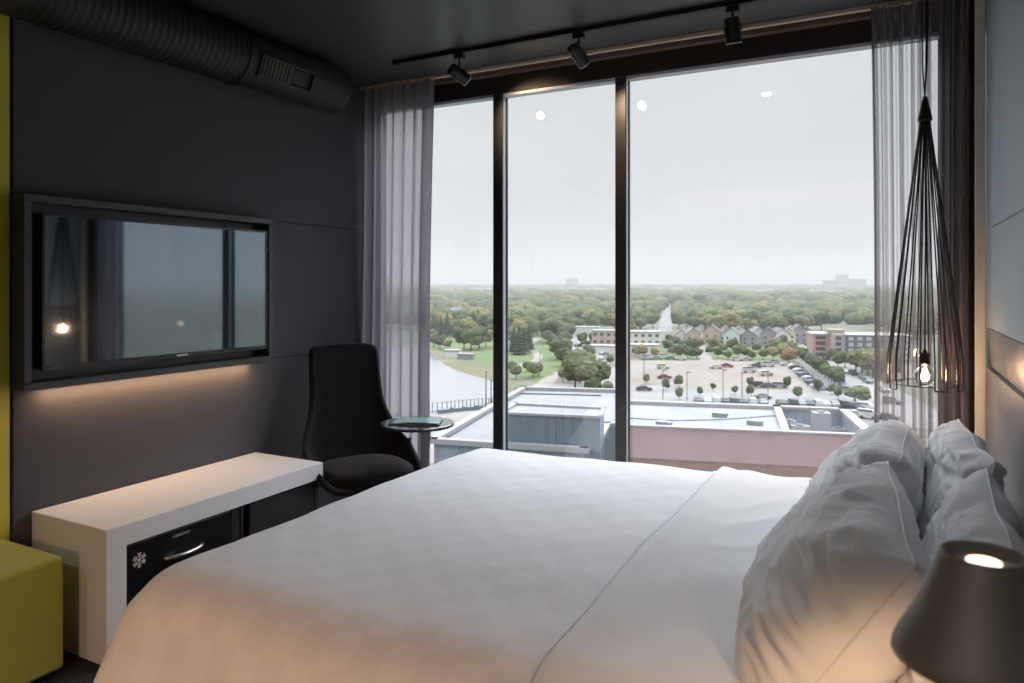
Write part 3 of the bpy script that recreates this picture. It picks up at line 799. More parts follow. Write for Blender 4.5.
ribbon('street', [(665,332),(666,322),(668,312),(674,302),(675,298)], 9, G_asph, .14)

# low modern building with white roof
def prism(bm, pts, z0, z1, mi_side=0, mi_top=1):
    lo_ = [bm.verts.new((p.x, p.y, z0)) for p in pts]; hi = [bm.verts.new((p.x, p.y, z1)) for p in pts]
    f = bm.faces.new(hi); f.material_index = mi_top
    bm.faces.new(lo_[::-1]).material_index = mi_side
    for i in range(len(pts)):
        j = (i+1) % len(pts); bm.faces.new((lo_[i], lo_[j], hi[j], hi[i])).material_index = mi_side
def parapet(bm, pts, z, w, h, close=True):
    n_ = len(pts)
    for i in range(n_ if close else n_-1):
        a, b_ = pts[i], pts[(i+1) % n_]; d = (b_-a); L = d.length; d = d.normalized(); nn = Vector((-d.y, d.x, 0))
        q = [a - nn*w/2 - d*w/2, a + nn*w/2 - d*w/2, b_ + nn*w/2 + d*w/2, b_ - nn*w/2 + d*w/2]
        prism(bm, q, z, z+h, 0, 0)
D1 = 17.0
mh = empty('convention_building'); tag(mh, 'low blue-grey clad building with a wide white flat roof outside the window, beside the river', 'building')
R1 = [at(434, 443, D1), at(524, 390, D1), at(621, 392.7, D1), at(621, 427, D1), at(607, 427, D1), at(600, 440, D1), at(584, 452.5, D1)]
bm = bmesh.new(); prism(bm, R1, GZ, CZ-D1); obj('block', bm, [G_clad, G_roof], mh)
bm = bmesh.new(); parapet(bm, R1, CZ-D1, .9, .55); obj('coping', bm, G_coping, mh)
PHt = 13.6
c1, c2, c3, c4 = at(500, 414, PHt), at(600, 418, PHt), at(604, 409.5, PHt), at(516, 405, PHt)
bm = bmesh.new(); prism(bm, [c1, c2, c3, c4], CZ-D1, CZ-PHt); ph_ = obj('penthouse', bm, [G_clad, G_roof], mh)
bm = bmesh.new(); parapet(bm, [c1, c2, c3, c4], CZ-PHt, .4, .25); obj('coping', bm, G_coping, ph_)
bm = bmesh.new()
nrm = (c2-c1).normalized(); fy = Vector((nrm.y, -nrm.x, 0))
pA = c1 + (c2-c1)*.50; pB = c1 + (c2-c1)*.57
prism(bm, [pA + fy*.1, pB + fy*.1, pB, pA], CZ-D1, CZ-PHt-.3); obj('service_door', bm, G_cladd, ph_)
bm = bmesh.new()
n_p = 46
for i in range(n_p):
    p = c1 + (c2-c1)*((i+.5)/n_p); q = p + nrm*.12
    prism(bm, [p + fy*.06, q + fy*.06, q, p], CZ-D1, CZ-PHt-.02)
obj('cladding_ribs', bm, G_cladd, ph_)
for (x_, y_) in ((552, 433.5),):
    p = at(x_, y_, D1 if y_ > 420 else PHt); bm = bmesh.new(); s_ = .5
    prism(bm, [p + Vector((-s_*2.2, -s_, 0)), p + Vector((s_*2.2, -s_, 0)), p + Vector((s_*2.2, s_, 0)), p + Vector((-s_*2.2, s_, 0))], p.z, p.z + .35)
    obj('roof_vent', bm, [G_coping, G_coping], mh)
bm = bmesh.new(); parapet(bm, [at(448, 437.5, D1), at(520, 394, D1), at(600, 396, D1)], CZ-D1, .25, .2, False); obj('roof_seam', bm, G_cladd, mh)
# window bay under the roof's front left corner, slanting glass
bm = bmesh.new()
p0, p1 = at(448, 447, D1+.6), at(470, 449, D1+.6)
parapet(bm, [at(443, 463, D1+7), at(475, 446.5, D1+.7)], CZ-D1-1.6, .5, .8, False); obj('slanted_fin', bm, G_coping, mh)

# second building: white roof, sunken plant yard, rose-coloured front
D2 = 15.0
rb = empty('arena_building'); tag(rb, 'white roofed building with a rose coloured front wall just outside the right pane', 'building')
F0, F1 = at(624, 428.2, D2), at(905, 440, D2)
Bk0, Bk1 = at(624, 403.6, D2), at(845, 411.5, D2)
w0, w1, w2, w3 = at(786, 435.2, D2), at(872, 438.6, D2), at(843, 412, D2), at(777, 409.3, D2)
R2 = [F0, F1, Bk1, Bk0]
zt = CZ-D2
bm = bmesh.new()
prism(bm, [F0, w0, w3, Bk0], GZ, zt)             # left, roofed part
obj('roofed_hall', bm, [G_clad, G_roof2], rb)
bm = bmesh.new(); prism(bm, [w0, w1, w2, w3], GZ, zt-2.2); obj('plant_yard_floor', bm, [G_cladd, G_conc], rb)
bm = bmesh.new(); parapet(bm, [w3, w2, w1], zt-2.2, .5, 2.3, False); obj('plant_yard_screen', bm, G_clad, rb)
bm = bmesh.new(); parapet(bm, [Bk0, w3, w2, w1], zt+.1, 1.0, .35, False); parapet(bm, [w3, w0], zt+.1, .8, .3, False); obj('coping', bm, G_coping, rb)
fd = (F1-F0).normalized(); fn = Vector((fd.y, -fd.x, 0))
def face_band(za, zb, th): 
    bm = bmesh.new(); prism(bm, [F0 + fn*th, F1 + fn*th, F1, F0], za, zb); return bm
obj('upper_front', face_band(zt-2.9, zt+.35, .5), G_pink, rb)
obj('lower_front', face_band(GZ, zt-2.9, .35), G_brick, rb)
obj('front_coping', face_band(zt+.351, zt+.5, .7), G_coping, rb)
for (x_, y_, a, b_, h_) in ((821, 434, 1.9, 1.6, 2.5), (800, 436, 2.0, 1.2, 1.2), (790, 433.5, 1.2, 1.2, 1.5), (838, 435, 1.6, 1.2, .8)):
    p = at(x_, y_, D2+2.2); p.z = zt-2.2
    bm = bmesh.new(); prism(bm, [p + fd*sx_*a/2 + fn*sy_*b_/2 for sx_, sy_ in ((-1,-1),(1,-1),(1,1),(-1,1))], p.z, p.z+h_)
    u_ = obj('air_handling_unit', bm, [G_coping, G_roof2], rb)
    bm = bmesh.new(); lathe(bm, [(0, 0), (.4, 0), (.4, .15), (0, .15)], 16, Matrix.Translation((p.x, p.y, p.z+h_))); obj('fan', bm, G_cladd, u_)
bm = bmesh.new(); p = at(690, 425, D2); 
for (x_, y_) in ((664, 426), (720, 417), (755, 425)):
    p = at(x_, y_, D2); s_ = .8
    bm2 = bmesh.new(); prism(bm2, [p + Vector((-s_, -s_*.5, 0)), p + Vector((s_, -s_*.5, 0)), p + Vector((s_, s_*.5, 0)), p + Vector((-s_, s_*.5, 0))], zt, zt+.5)
    obj('roof_vent', bm2, [G_cladd, G_coping], rb)
bm.free()
bm = bmesh.new(); parapet(bm, [at(622, 418, D2), at(670, 421, D2), at(720, 420, D2), at(781, 415.5, D2)], zt, .3, .15, False); obj('roof_seam', bm, G_clad, rb)

# promenade railing, dark deck edge and posts
rl = empty('promenade_railing'); tag(rl, 'thin railing with a dark curved deck edge along the river promenade', 'railing')
P = [at(x, y) for x, y in ((425, 415), (440, 413.6), (452, 412.2), (464, 411), (476, 410), (486, 409.2), (496, 408.5))]
bm = bmesh.new(); parapet(bm, P[1:], GZ, 1.0, .9, False); obj('deck_edge', bm, G_cladd, rl)
for i, p in enumerate(P):
    q = P[min(i+1, len(P)-1)]
    for k in range(3):
        r_ = p.lerp(q, k/3) + Vector((0, 3, 0))
        if i == len(P)-1 and k: break
        bm = bmesh.new(); tube(bm, [r_, r_ + Vector((0, 0, 2.4))], .10, 6); obj('post', bm, G_cladd, rl)
bm = bmesh.new(); tube(bm, [p + Vector((0, 3, 2.3)) for p in P], .07, 5); obj('top_rail', bm, G_clad, rl)
def post(name, x_, y_, h_, r_, lab, arm=0, grp=None):
    p = at(x_, y_); e = empty(name, p); tag(e, lab, 'lamp post', grp)
    bm = bmesh.new(); tube(bm, [(0, 0, 0), (0, 0, h_)], [r_*1.4, r_], 8); obj('pole', bm, G_cladd, e)
    bm = bmesh.new(); box(bm, -.2, .2 + arm, -.15, .15, h_, h_+.25); obj('lamp_head', bm, G_cladd, e)
post('lamp_post', 486, 407, 8.5, .14, 'tall dark post at the end of the river promenade, left of the mullion')
post('lamp_post', 491, 407, 6.5, .14, 'shorter dark post beside the window mullion at the promenade', 1.5)
post('lamp_post', 540, 377, 8.0, .10, 'thin lamp post by the curved park path in the middle pane')
for i, (x_, y_) in enumerate(((644, 382), (663, 400), (687, 402), (723, 399), (742, 403), (768, 404))):
    post('lamp_post', x_, y_, 7.5, .09, ['lamp post at the left end of the brown parking lot', 'lamp post second from the left along the near edge of the parking lot', 'lamp post left of the nearest row of parked cars', 'lamp post behind the nearest row of parked cars, left one', 'lamp post in the middle of the nearest row of parked cars', 'lamp post behind the nearest row of parked cars, right one'][i], .8)
tw = at(521, 316); bm = bmesh.new(); tube(bm, [tw, tw + Vector((0, 0, 20))], [1.0, .6], 8)
tag(obj('chimney_mast', bm, G_coping), 'slim white mast rising out of the trees in the middle pane', 'mast')

# ------------------------------------------------------------------ cars
def car_mesh(name, paint, kind):
    bm = bmesh.new()
    if kind == 'van': body = [(-2.4,.35),(-2.4,1.2),(-2.2,1.95),(1.2,1.95),(1.9,1.15),(2.4,1.0),(2.4,.35)]
    elif kind == 'suv': body = [(-2.3,.35),(-2.3,1.05),(-2.1,1.7),(.5,1.7),(1.2,1.1),(2.25,.95),(2.3,.35)]
    else: body = [(-2.25,.3),(-2.25,.95),(-1.6,1.0),(-1.0,1.42),(.45,1.42),(1.15,.95),(2.2,.80),(2.25,.3)]
    W_ = .88
    for sgn in (0,):
        L_ = [bm.verts.new((x, -W_*(1 if z < 1.1 else .82), z)) for x, z in body]; R_ = [bm.verts.new((x, W_*(1 if z < 1.1 else .82), z)) for x, z in body]
        bm.faces.new(L_); bm.faces.new(R_[::-1])
        for i in range(len(body)):
            j = (i+1) % len(body); bm.faces.new((L_[i], R_[i], R_[j], L_[j]))
    zt_ = {'van': 1.95, 'suv': 1.7, 'car': 1.42}[kind]
    xa, xb = {'van': (-2.1, 1.2), 'suv': (-2.0, .6), 'car': (-1.15, .65)}[kind]
    for sg in (-1, 1):
        box(bm, xa+.1, xb, sg*W_*.92-.03, sg*W_*.92+.03, zt_-.48, zt_-.12, mi=1)
    box(bm, xb-.02, xb+.14, -.68, .68, zt_-.45, zt_-.15, mi=1); box(bm, xa-.1, xa+.05, -.68, .68, zt_-.42, zt_-.14, mi=1)
    for wx in (-1.4, 1.4):
        for sg in (-1, 1):
            lathe(bm, [(0, -.1), (.33, -.1), (.33, .1), (0, .1)], 12, Matrix.Translation((wx, sg*.82, .33)) @ Matrix.Rotation(PI/2, 4, 'X'))
            for f in bm.faces[-60:]:
                pass
    bmesh.ops.recalc_face_normals(bm, faces=bm.faces[:])
    for f in bm.faces:
        c = f.calc_center_median()
        if c.z < .66 and abs(c.y) > .70 and len(f.verts) <= 4 and f.material_index == 0 and f.calc_area() < .12: f.material_index = 2
    me = bpy.data.meshes.new(name); bm.to_mesh(me); bm.free()
    me.materials.append(paint); me.materials.append(CG); me.materials.append(CT)
    return me
CG = mat('car_glass', (.03, .035, .04), .15, spec=.8); CT = mat('tyre', (.02, .02, .02), .8)
paints = {'white': oc((236, 238, 242)), 'silver': oc((180, 186, 194)), 'dark grey': oc((84, 88, 96)), 'black': oc((48, 48, 54)), 'blue': oc((84, 104, 134)), 'red': oc((150, 60, 58)), 'teal': oc((110, 150, 150))}
KW = {}
def car(x_, y_, colour, kind, rz, where, group):
    key = (colour, kind)
    if key not in KW:
        KW[key] = car_mesh('parked_car', mat('paint_' + colour.replace(' ', '_'), tuple(min(.75, v*1.25) for v in paints[colour]), .3, spec=.6), kind)
    o = bpy.data.objects.new('parked_car' if kind != 'van' else 'parked_van', KW[key]); COL.objects.link(o)
    p = at(x_, y_); o.location = p + Vector((0, 0, .15)); o.rotation_euler = (0, 0, rz)
    kn = {'car': 'car', 'suv': 'suv', 'van': 'van'}[kind]
    tag(o, '%s %s %s' % (colour, kn, where), 'car' if kind != 'van' else 'van', group)
ang = math.atan2(fd.y, fd.x)
cols = list(paints)
seqc = ['dark grey','white','white','black','dark grey','dark grey','white','silver','dark grey','black','silver','dark grey','white','white','silver','black','dark grey']
seqk = ['car','car','suv','car','suv','car','suv','car','car','suv','car','car','suv','car','car','suv','car']
nearx = [698, 707, 716, 725, 733, 742, 752, 763, 781, 792, 801, 808, 817, 825, 834, 843, 851]
for i, x_ in enumerate(nearx):
    car(x_, 403.4 + (x_-698)*.028, seqc[i], seqk[i], ang + PI/2 + .08, '%s from the left in the parked row beyond the white roof' % ['first','second','third','fourth','fifth','sixth','seventh','eighth','ninth','tenth','eleventh','twelfth','thirteenth','fourteenth','fifteenth','sixteenth','last'][i], 'cars in the nearest parked row')
P2 = [(763,399,'silver','car',0,'parked lengthwise behind the nearest parked row'),
 (760,387.5,'black','suv',.1,'in the middle of the lot, left of a matching one'), (768,388,'dark grey','car',.1,'squeezed between two others in the middle of the lot'), (779,388,'silver','suv',.1,'in the middle of the lot, beside a sapling'),
 (749,372.5,'white','van',.2,'standing alone near the far side of the lot'), (766,376,'white','suv',.3,'parked askew in the far half of the lot'), (755,368,'dark grey','car',.2,'just behind the white van in the lot'), (760,366,'blue','car',.1,'far back in the lot behind the white van'), (768,367,'white','van',.1,'at the back edge of the lot right of the middle'),
 (663,369,'white','suv',.1,'at the far left of the lot by the trees'), (664.5,379,'red','car',.1,'alone in the empty left part of the lot'), (644,391,'black','car',.1,'near the window mullion at the left of the lot'), (716,369,'white','car',.1,'at the back edge of the lot, with a red one beside it'), (727,367.5,'red','car',.0,'at the back edge of the lot beside a white one'),
 (647,359.5,'white','van',.0,'at the left end of the row under the park trees'), (657,359.5,'silver','car',.0,'second in the row under the park trees'), (664,358.5,'white','van',.0,'third in the row under the park trees'), (671,360,'teal','car',.0,'fourth in the row under the park trees'), (681,360.5,'white','car',.0,'at the right end of the row under the park trees'),
 (737,361,'white','suv',.1,'under the trees at the top edge of the lot'), (746,361,'silver','car',.1,'under the trees at the top right edge of the lot'), (775,364,'silver','suv',.1,'near the orange tree at the lot corner'), (786,366,'white','car',.1,'right of the orange tree at the lot corner')]
for (x_, y_, c, k, r_, w, ) in P2: car(x_, y_, c, k, ang + r_, w, 'cars scattered over the parking lot')
diag = ['white','black','white','silver','dark grey','blue','white','silver','black','dark grey','white','silver']
for i in range(12):
    t_ = i/11; car(794 + 26*t_, 368.5 + 22*t_, diag[i], ['car','suv','car','suv'][i % 4], ang + .5, '%s from the far end of the slanting row by the street trees' % ['first','second','third','fourth','fifth','sixth','seventh','eighth','ninth','tenth','eleventh','twelfth'][i], 'cars in the slanting parked row')
sdir = at(835, 371) - at(800, 350); sa = math.atan2(sdir.y, sdir.x)
P3 = [(806,349.5,'silver','car','on the far stretch of the diagonal street'),(815,355,'dark grey','suv','at the kerb before the grey apartment block'),(821,357.5,'white','car','at the kerb behind a dark one before the apartment block'),(826,360,'black','car','at the kerb nearest the apartment corner'),
 (846,373.5,'white','car','at the right kerb of the street, in front of a dark one'),(853,375.5,'black','suv','at the right kerb of the street'),(863,380,'dark grey','car','at the right kerb by the curtain edge'),(868,383.5,'teal','suv','seen at the curtain edge on the street'),
 (843,389,'blue','suv','driving down the middle of the street'),(848,407,'silver','car','at the street end by the round bush'),(857,409,'teal','car','at the street end behind the round bush'),(867,410,'white','suv','at the street end beside the curtain edge'),(857,417.5,'white','car','nearest the plant yard corner'),(868,418.5,'white','van','nearest the curtain edge beyond the plant yard'),
 (884,392,'white','car','seen through the right sheer curtain, far one'),(893,404,'silver','suv','seen through the right sheer curtain, middle one'),(888,420,'dark grey','car','seen through the right sheer curtain, near one')]
for (x_, y_, c, k, w) in P3: car(x_, y_, c, k, sa + (.1 if y_ < 400 else 1.0), w, 'cars along the diagonal street')
P4 = [(579,347,'black','car','driving on the street in the middle pane'),(597,351,'white','suv','parked right of the middle street, far one'),(604,355,'silver','car','parked right of the middle street, near one'),(610,352,'dark grey','car','parked by the mullion right of the middle street'),(603,360,'white','car','standing by the low white sheds')]
for (x_, y_, c, k, w) in P4: car(x_, y_, c, k, 1.2, w, 'cars by the middle street')

# ------------------------------------------------------------------ houses
hwall = [mat('siding_%d' % i, tuple(min(.8, 2.2*v) for v in oc(c)), .8) for i, c in enumerate(((222, 220, 216), (186, 170, 158), (206, 214, 214), (150, 150, 158), (214, 200, 176)))]
hroof = [mat('shingles_%d' % i, oc(c), .85) for i, c in enumerate(((160, 158, 164), (186, 182, 184), (138, 130, 132)))]
HG = mat('house_window', (.05, .055, .06), .3)
hc = 0
def house(x_, y_, w_, d_, h_, rz, wi, ri, lab, grp='houses in the row beyond the park'):
    e = empty('house', at(x_, y_), rz); tag(e, lab, 'house', grp)
    rh = w_*.40; ov = .4
    bm = bmesh.new(); pr_ = [(-w_/2, 0), (w_/2, 0), (w_/2, h_), (0, h_+rh), (-w_/2, h_)]
    fa = [bm.verts.new((x, -d_/2, z)) for x, z in pr_]; ba = [bm.verts.new((x, d_/2, z)) for x, z in pr_]
    bm.faces.new(fa); bm.faces.new(ba[::-1])
    for i in range(5): bm.faces.new((fa[i], fa[(i+1) % 5], ba[(i+1) % 5], ba[i]))
    obj('wall', bm, hwall[wi], e)
    bm = bmesh.new()
    for sg in (-1, 1):
        q = [(sg*(w_/2+ov), h_-ov*.8+.02), (0, h_+rh+.02), (0, h_+rh+.32), (sg*(w_/2+ov), h_-ov*.8+.32)]
        fa = [bm.verts.new((x, -d_/2-ov, z)) for x, z in q]; ba = [bm.verts.new((x, d_/2+ov, z)) for x, z in q]
        bm.faces.new(fa); bm.faces.new(ba[::-1])
        for i in range(4): bm.faces.new((fa[i], fa[(i+1) % 4], ba[(i+1) % 4], ba[i]))
    obj('roof', bm, hroof[ri], e)
    bm = bmesh.new(); 
    for (a, b_) in ((-.25, .3), (.25, .3), (-.25, .68), (.25, .68)):
        box(bm, a*w_-.5, a*w_+.5, -d_/2-.06, -d_/2-.01, h_*b_-.5, h_*b_+.6)
    obj('window', bm, HG, e)
hs = [(683,343,'pale house behind the trees at the left end of the row'),(692,344,'brown house left of the pale path'),(712,343,'tan tall house right of the pale path'),(724,343,'white gabled house in the row, fourth from the left'),(732,344,'grey-green house between two white gabled ones'),(740,343,'white gabled house in the middle of the row'),(749,344,'dark sided house right of the middle of the row'),(757,344,'pale house with a grey roof in the row'),(769,345,'dark house set forward in the row'),(780,343,'large white gabled house in the right half of the row'),(789,343,'tan house right of the large white one'),(798,342,'grey house near the street corner'),(806,341,'small house beside the apartment block')]
for i, (x_, y_, lab) in enumerate(hs):
    house(x_, y_+1.5, 6.0 + (i*37 % 5)*.5, 9, 5.0 + (i % 3)*.8, ang + (.1 if i % 2 else -.15), {0:0,1:1,2:1,3:0,4:2,5:0,6:3,7:2,8:3,9:0,10:4,11:3,12:1}[i], i % 3, lab)
def slab(name, x_, y_, w_, d_, h_, rz, m1, lab, cat='building', grp=None, win_=None):
    e = empty(name, at(x_, y_), rz); tag(e, lab, cat, grp)
    bm = bmesh.new(); box(bm, -w_/2, w_/2, -d_/2, d_/2, 0, h_); obj('wall', bm, m1, e)
    bm = bmesh.new(); box(bm, -w_/2-.3, w_/2+.3, -d_/2-.3, d_/2+.3, h_, h_+.5); obj('roof', bm, G_coping, e)
    if win_:
        bm = bmesh.new(); nx_, nz_ = win_
        for a in range(nx_):
            for b_ in range(nz_):
                xx = -w_/2 + w_*(a+.5)/nx_; zz = h_*(b_+.55)/nz_
                box(bm, xx-w_/nx_*.25, xx+w_/nx_*.25, -d_/2-.08, -d_/2-.01, zz-.6, zz+.8)
        obj('window', bm, HG, e)
    return e
slab('warehouse', 640, 345, 20, 12, 6.5, ang, hwall[0], 'long white two-storey building by the mullion beyond the lot', win_=(6, 2))
slab('warehouse', 640, 353, 16, 9, 3.5, ang, hwall[0], 'low white shed in front of the long white building', win_=(4, 1))
slab('warehouse', 606, 345, 13, 9, 7, ang, hwall[1], 'tan building right of the middle street', win_=(4, 2))
slab('warehouse', 604, 353, 18, 7, 3, ang, hwall[0], 'low white shed below the tan building')
slab('warehouse', 588, 336, 14, 9, 5, ang, hwall[2], 'pale blue-grey building at the top of the middle street')
slab('warehouse', 458, 315, 30, 14, 6, 0, hwall[2], 'pale hall among the trees across the river', win_=(6, 1))
# boat house and sheds on the river bank
slab('boathouse', 453, 357, 6, 5, 2.6, .4, hwall[0], 'small white boathouse on the river bank')
slab('boathouse', 466, 359, 6, 3, 1.8, .2, hwall[3], 'grey shed beside the boathouse on the river bank')
# apartment block on the right
ab = empty('apartment_building', at(846, 361), sa - .95 + PI*0)
ab.rotation_euler.z = ang - .04; ab.location = at(860, 361); ab.scale = (.82, .82, .76)
tag(ab, 'four-storey apartment block with a dark front and rose corner, at the right beyond the street', 'building')
A_grey = mat('apt_dark', oc((146, 150, 164)), .7); A_lite = mat('apt_light', tuple(1.5*v for v in oc((206, 202, 204))), .7); A_rose = mat('apt_rose', tuple(1.5*v for v in oc((216, 176, 170))), .7); A_win = mat('apt_window', tuple(1.5*v for v in oc((214, 218, 222))), .3)
def part(nm, b_, m): 
    bm = bmesh.new(); box(bm, *b_); return obj(nm, bm, m, ab)
dk = part('dark_wing', (-6, 22, 0, 16, 0, 13), A_grey)
lt = part('light_wing', (-12, -6.01, 1.5, 17, 0, 13.5), A_lite)
rs = part('rose_corner', (-20, -12.01, 8, 26, 0, 12.5), A_rose)
part('roof', (-6.5, 22.5, -.5, 16.5, 13.01, 13.5), A_lite)
part('roof', (-20.4, -12.01, 7.6, 26.4, 12.51, 13.2), A_lite)
part('roof_tower', (-13, -6, 5, 12, 13.51, 15.5), mat('apt_yellow', oc((224, 212, 172)), .7))
for a in range(7):
    for b_ in range(4):
        bm = bmesh.new(); box(bm, -5 + a*3.9, -2.8 + a*3.9, -.12, -.01, 1.2 + b_*3.1, 3.1 + b_*3.1); obj('window', bm, A_win, ab)
for b_ in range(4):
    bm = bmesh.new(); box(bm, -10.5, -8, 1.38, 1.49, 1.2 + b_*3.1, 3.1 + b_*3.1); obj('window', bm, HG, ab)
    bm = bmesh.new(); box(bm, -18.5, -14, 7.88, 7.99, 1.2 + b_*3, 3.0 + b_*3); obj('window', bm, HG, ab)
# far-off pale sheds near the horizon
far = [(436,294.2,36),(456,293.4,50),(480,294.5,34),(518,294.6,44),(547,293.8,44),(583,294.6,52),(612,293.6,46),(642,294.4,44),(667,293.3,40),(735,293.2,44),(823,296.5,36),(757,297,30)]
for i, (x_, y_, w_) in enumerate(far):
    slab('distant_shed', x_, y_, w_*2.1, 40, 11 + (i % 3)*4, YAW*.2, hwall[0], 'long white shed near the horizon, %s from the left' % ['first','second','third','fourth','fifth','sixth','seventh','eighth','ninth','tenth','twelfth','eleventh'][i], 'building', 'pale sheds near the horizon')
for i, (x_, y_, w_, h_) in enumerate(((842,291.0,50,70),(831,291.6,60,44),(857,291.4,70,50),(572,289.5,60,60))):
    slab('tower_block', x_, y_, w_, 30, h_, 0, hwall[3], 'far hazy tower block on the skyline' + (' at the right' if x_ > 600 else ' in the middle pane'), 'building', 'towers on the skyline' if x_ > 600 else None)

# ------------------------------------------------------------------ trees
def leaf_mat():
    m = bpy.data.materials.new('foliage'); m.use_nodes = True; t = m.node_tree; b = t.nodes['Principled BSDF']
    b.inputs['Roughness'].default_value = .9; b.inputs['Specular IOR Level'].default_value = .1
    at_ = t.nodes.new('ShaderNodeAttribute'); at_.attribute_name = 'tint'
    oi = t.nodes.new('ShaderNodeObjectInfo'); ad = t.nodes.new('ShaderNodeMath'); ad.operation = 'ADD'; fr_ = t.nodes.new('ShaderNodeMath'); fr_.operation = 'FRACT'
    t.links.new(at_.outputs['Fac'], ad.inputs[0]); sc_ = t.nodes.new('ShaderNodeSeparateColor'); t.links.new(oi.outputs['Color'], sc_.inputs[0]); t.links.new(sc_.outputs[0], ad.inputs[1]); t.links.new(ad.outputs[0], fr_.inputs[0])
    r = t.nodes.new('ShaderNodeValToRGB'); r.color_ramp.interpolation = 'LINEAR'
    els = [(0, (88, 104, 78)), (.2, (104, 122, 88)), (.4, (124, 136, 96)), (.58, (96, 112, 90)), (.72, (140, 142, 102)), (.84, (160, 150, 106)), (.93, (124, 132, 104)), (1, (84, 100, 80))]
    els = [(p_, tuple(min(255, v*1.2) for v in c_)) for p_, c_ in els]
    r.color_ramp.elements[0].position = 0; r.color_ramp.elements[0].color = (*oc(els[0][1]), 1)
    r.color_ramp.elements[1].position = 1; r.color_ramp.elements[1].color = (*oc(els[-1][1]), 1)
    for p_, c_ in els[1:-1]:
        e_ = r.color_ramp.elements.new(p_); e_.color = (*oc(c_), 1)
    t.links.new(fr_.outputs[0], r.inputs[0])
    tcn = t.nodes.new('ShaderNodeTexCoord'); n = t.nodes.new('ShaderNodeTexNoise'); n.inputs['Scale'].default_value = .9; n.inputs['Detail'].default_value = 3
    t.links.new(tcn.outputs['Object'], n.inputs['Vector'])
    mr_ = t.nodes.new('ShaderNodeMapRange'); mr_.inputs[1].default_value = .3; mr_.inputs[2].default_value = .7; mr_.inputs[3].default_value = .55; mr_.inputs[4].default_value = 1.25
    t.links.new(n.outputs['Fac'], mr_.inputs[0])
    mx = t.nodes.new('ShaderNodeMix'); mx.data_type = 'RGBA'; mx.blend_type = 'MULTIPLY'; mx.inputs[0].default_value = 1
    t.links.new(r.outputs[0], mx.inputs[6]); t.links.new(mr_.outputs[0], mx.inputs[7]); t.links.new(mx.outputs[2], b.inputs['Base Color'])
    return m
M_leaf = leaf_mat(); M_trunk = mat('bark', oc((110, 100, 92)), .9)
M_conif = mat('conifer', oc((104, 126, 110)), .9, spec=.1, noise_amt=.4, nscale=1.2)
M_orange = mat('orange_leaves', oc((206, 168, 136)), .9, spec=.1, noise_amt=.25, nscale=.9)
def ico(sub):
    bm = bmesh.new(); bmesh.ops.create_icosphere(bm, subdivisions=sub, radius=1)
    v = np.array([x.co[:] for x in bm.verts]); f = np.array([[q.index for q in x.verts] for x in bm.faces]); bm.free(); return v, f
IV, IF = ico(3)
def round_tree(seed, leaf):
    rnd = random.Random(seed); bm = bmesh.new()
    blobs = [(0, 0, .62, .36)] + [(rnd.uniform(-.24, .24), rnd.uniform(-.24, .24), rnd.uniform(.45, .8), rnd.uniform(.17, .27)) for _ in range(7)]
    for (x, y, z, r) in blobs:
        vs = []
        for v in IV:
            k = 1 + .30*noise.noise(Vector(v)*2.4 + Vector((seed, x*9, z*9))) + .14*noise.noise(Vector(v)*6 + Vector((seed, 3, z)))
            vs.append(bm.verts.new((x + v[0]*r*k, y + v[1]*r*k, z + v[2]*r*k*.9)))
        for f in IF: bm.faces.new([vs[i] for i in f])
    nf = len(bm.faces)
    tube(bm, [(0, 0, 0), (.01, 0, .3), (0, 0, .6)], [.035, .025, .015], 6)
    bm.faces.ensure_lookup_table()
    for f in bm.faces[nf:]: f.material_index = 1
    me = bpy.data.meshes.new('tree'); bm.to_mesh(me); bm.free(); me.materials.append(leaf); me.materials.append(M_trunk)
    return me
def conifer(seed):
    rnd = random.Random(seed); bm = bmesh.new(); n_ = 14
    prof = [(0.0, 1.0)]
    rings = []
    for j in range(9):
        t_ = j/9; r_ = .19*(1-t_)+.02; z_ = .08 + .86*t_
        for (rr, zz) in ((r_, z_), (r_*.62, z_ + .07)):
            rings.append([bm.verts.new((rr*(1+.25*rnd.uniform(-1, 1))*math.cos(2*PI*k/n_), rr*(1+.25*rnd.uniform(-1, 1))*math.sin(2*PI*k/n_), zz + .015*rnd.uniform(-1, 1))) for k in range(n_)])
    for a, b_ in zip(rings, rings[1:]):
        for k in range(n_): bm.faces.new((a[k], a[(k+1) % n_], b_[(k+1) % n_], b_[k]))
    tp = bm.verts.new((0, 0, 1.02))
    for k in range(n_): bm.faces.new((rings[-1][k], rings[-1][(k+1) % n_], tp))
    bm.faces.new(rings[0][::-1]); nf = len(bm.faces)
    tube(bm, [(0, 0, 0), (0, 0, .1)], .03, 6); bm.faces.ensure_lookup_table()
    for f in bm.faces[nf:]: f.material_index = 1
    me = bpy.data.meshes.new('conifer_tree'); bm.to_mesh(me); bm.free(); me.materials.append(M_conif); me.materials.append(M_trunk); return me
RT = [round_tree(i*3.7+1, M_leaf) for i in range(5)]; RTO = round_tree(44, M_orange); CT_ = [conifer(5), conifer(9)]
NT = 0
TREE_SPAN = {'wooded edge, right pane': ((622, 870), (355, 560)), 'wooded edge, middle pane': ((500, 622), (355, 560)), 'wooded edge, left pane': ((370, 500), (355, 560)),
             'wooded edge, behind the sheer curtain': ((870, 960), (355, 560)), 'trees beside the middle street': ((505, 615), (180, 380)), 'trees behind the parking lot': ((630, 795), (280, 345)),
             'trees on the riverside lawn': ((428, 492), (320, 520)), 'trees before the apartment block': ((805, 892), (225, 315)), 'saplings in the parking lot': ((644, 840), (180, 216)), 'street trees along the diagonal street': ((788, 840), (200, 320))}
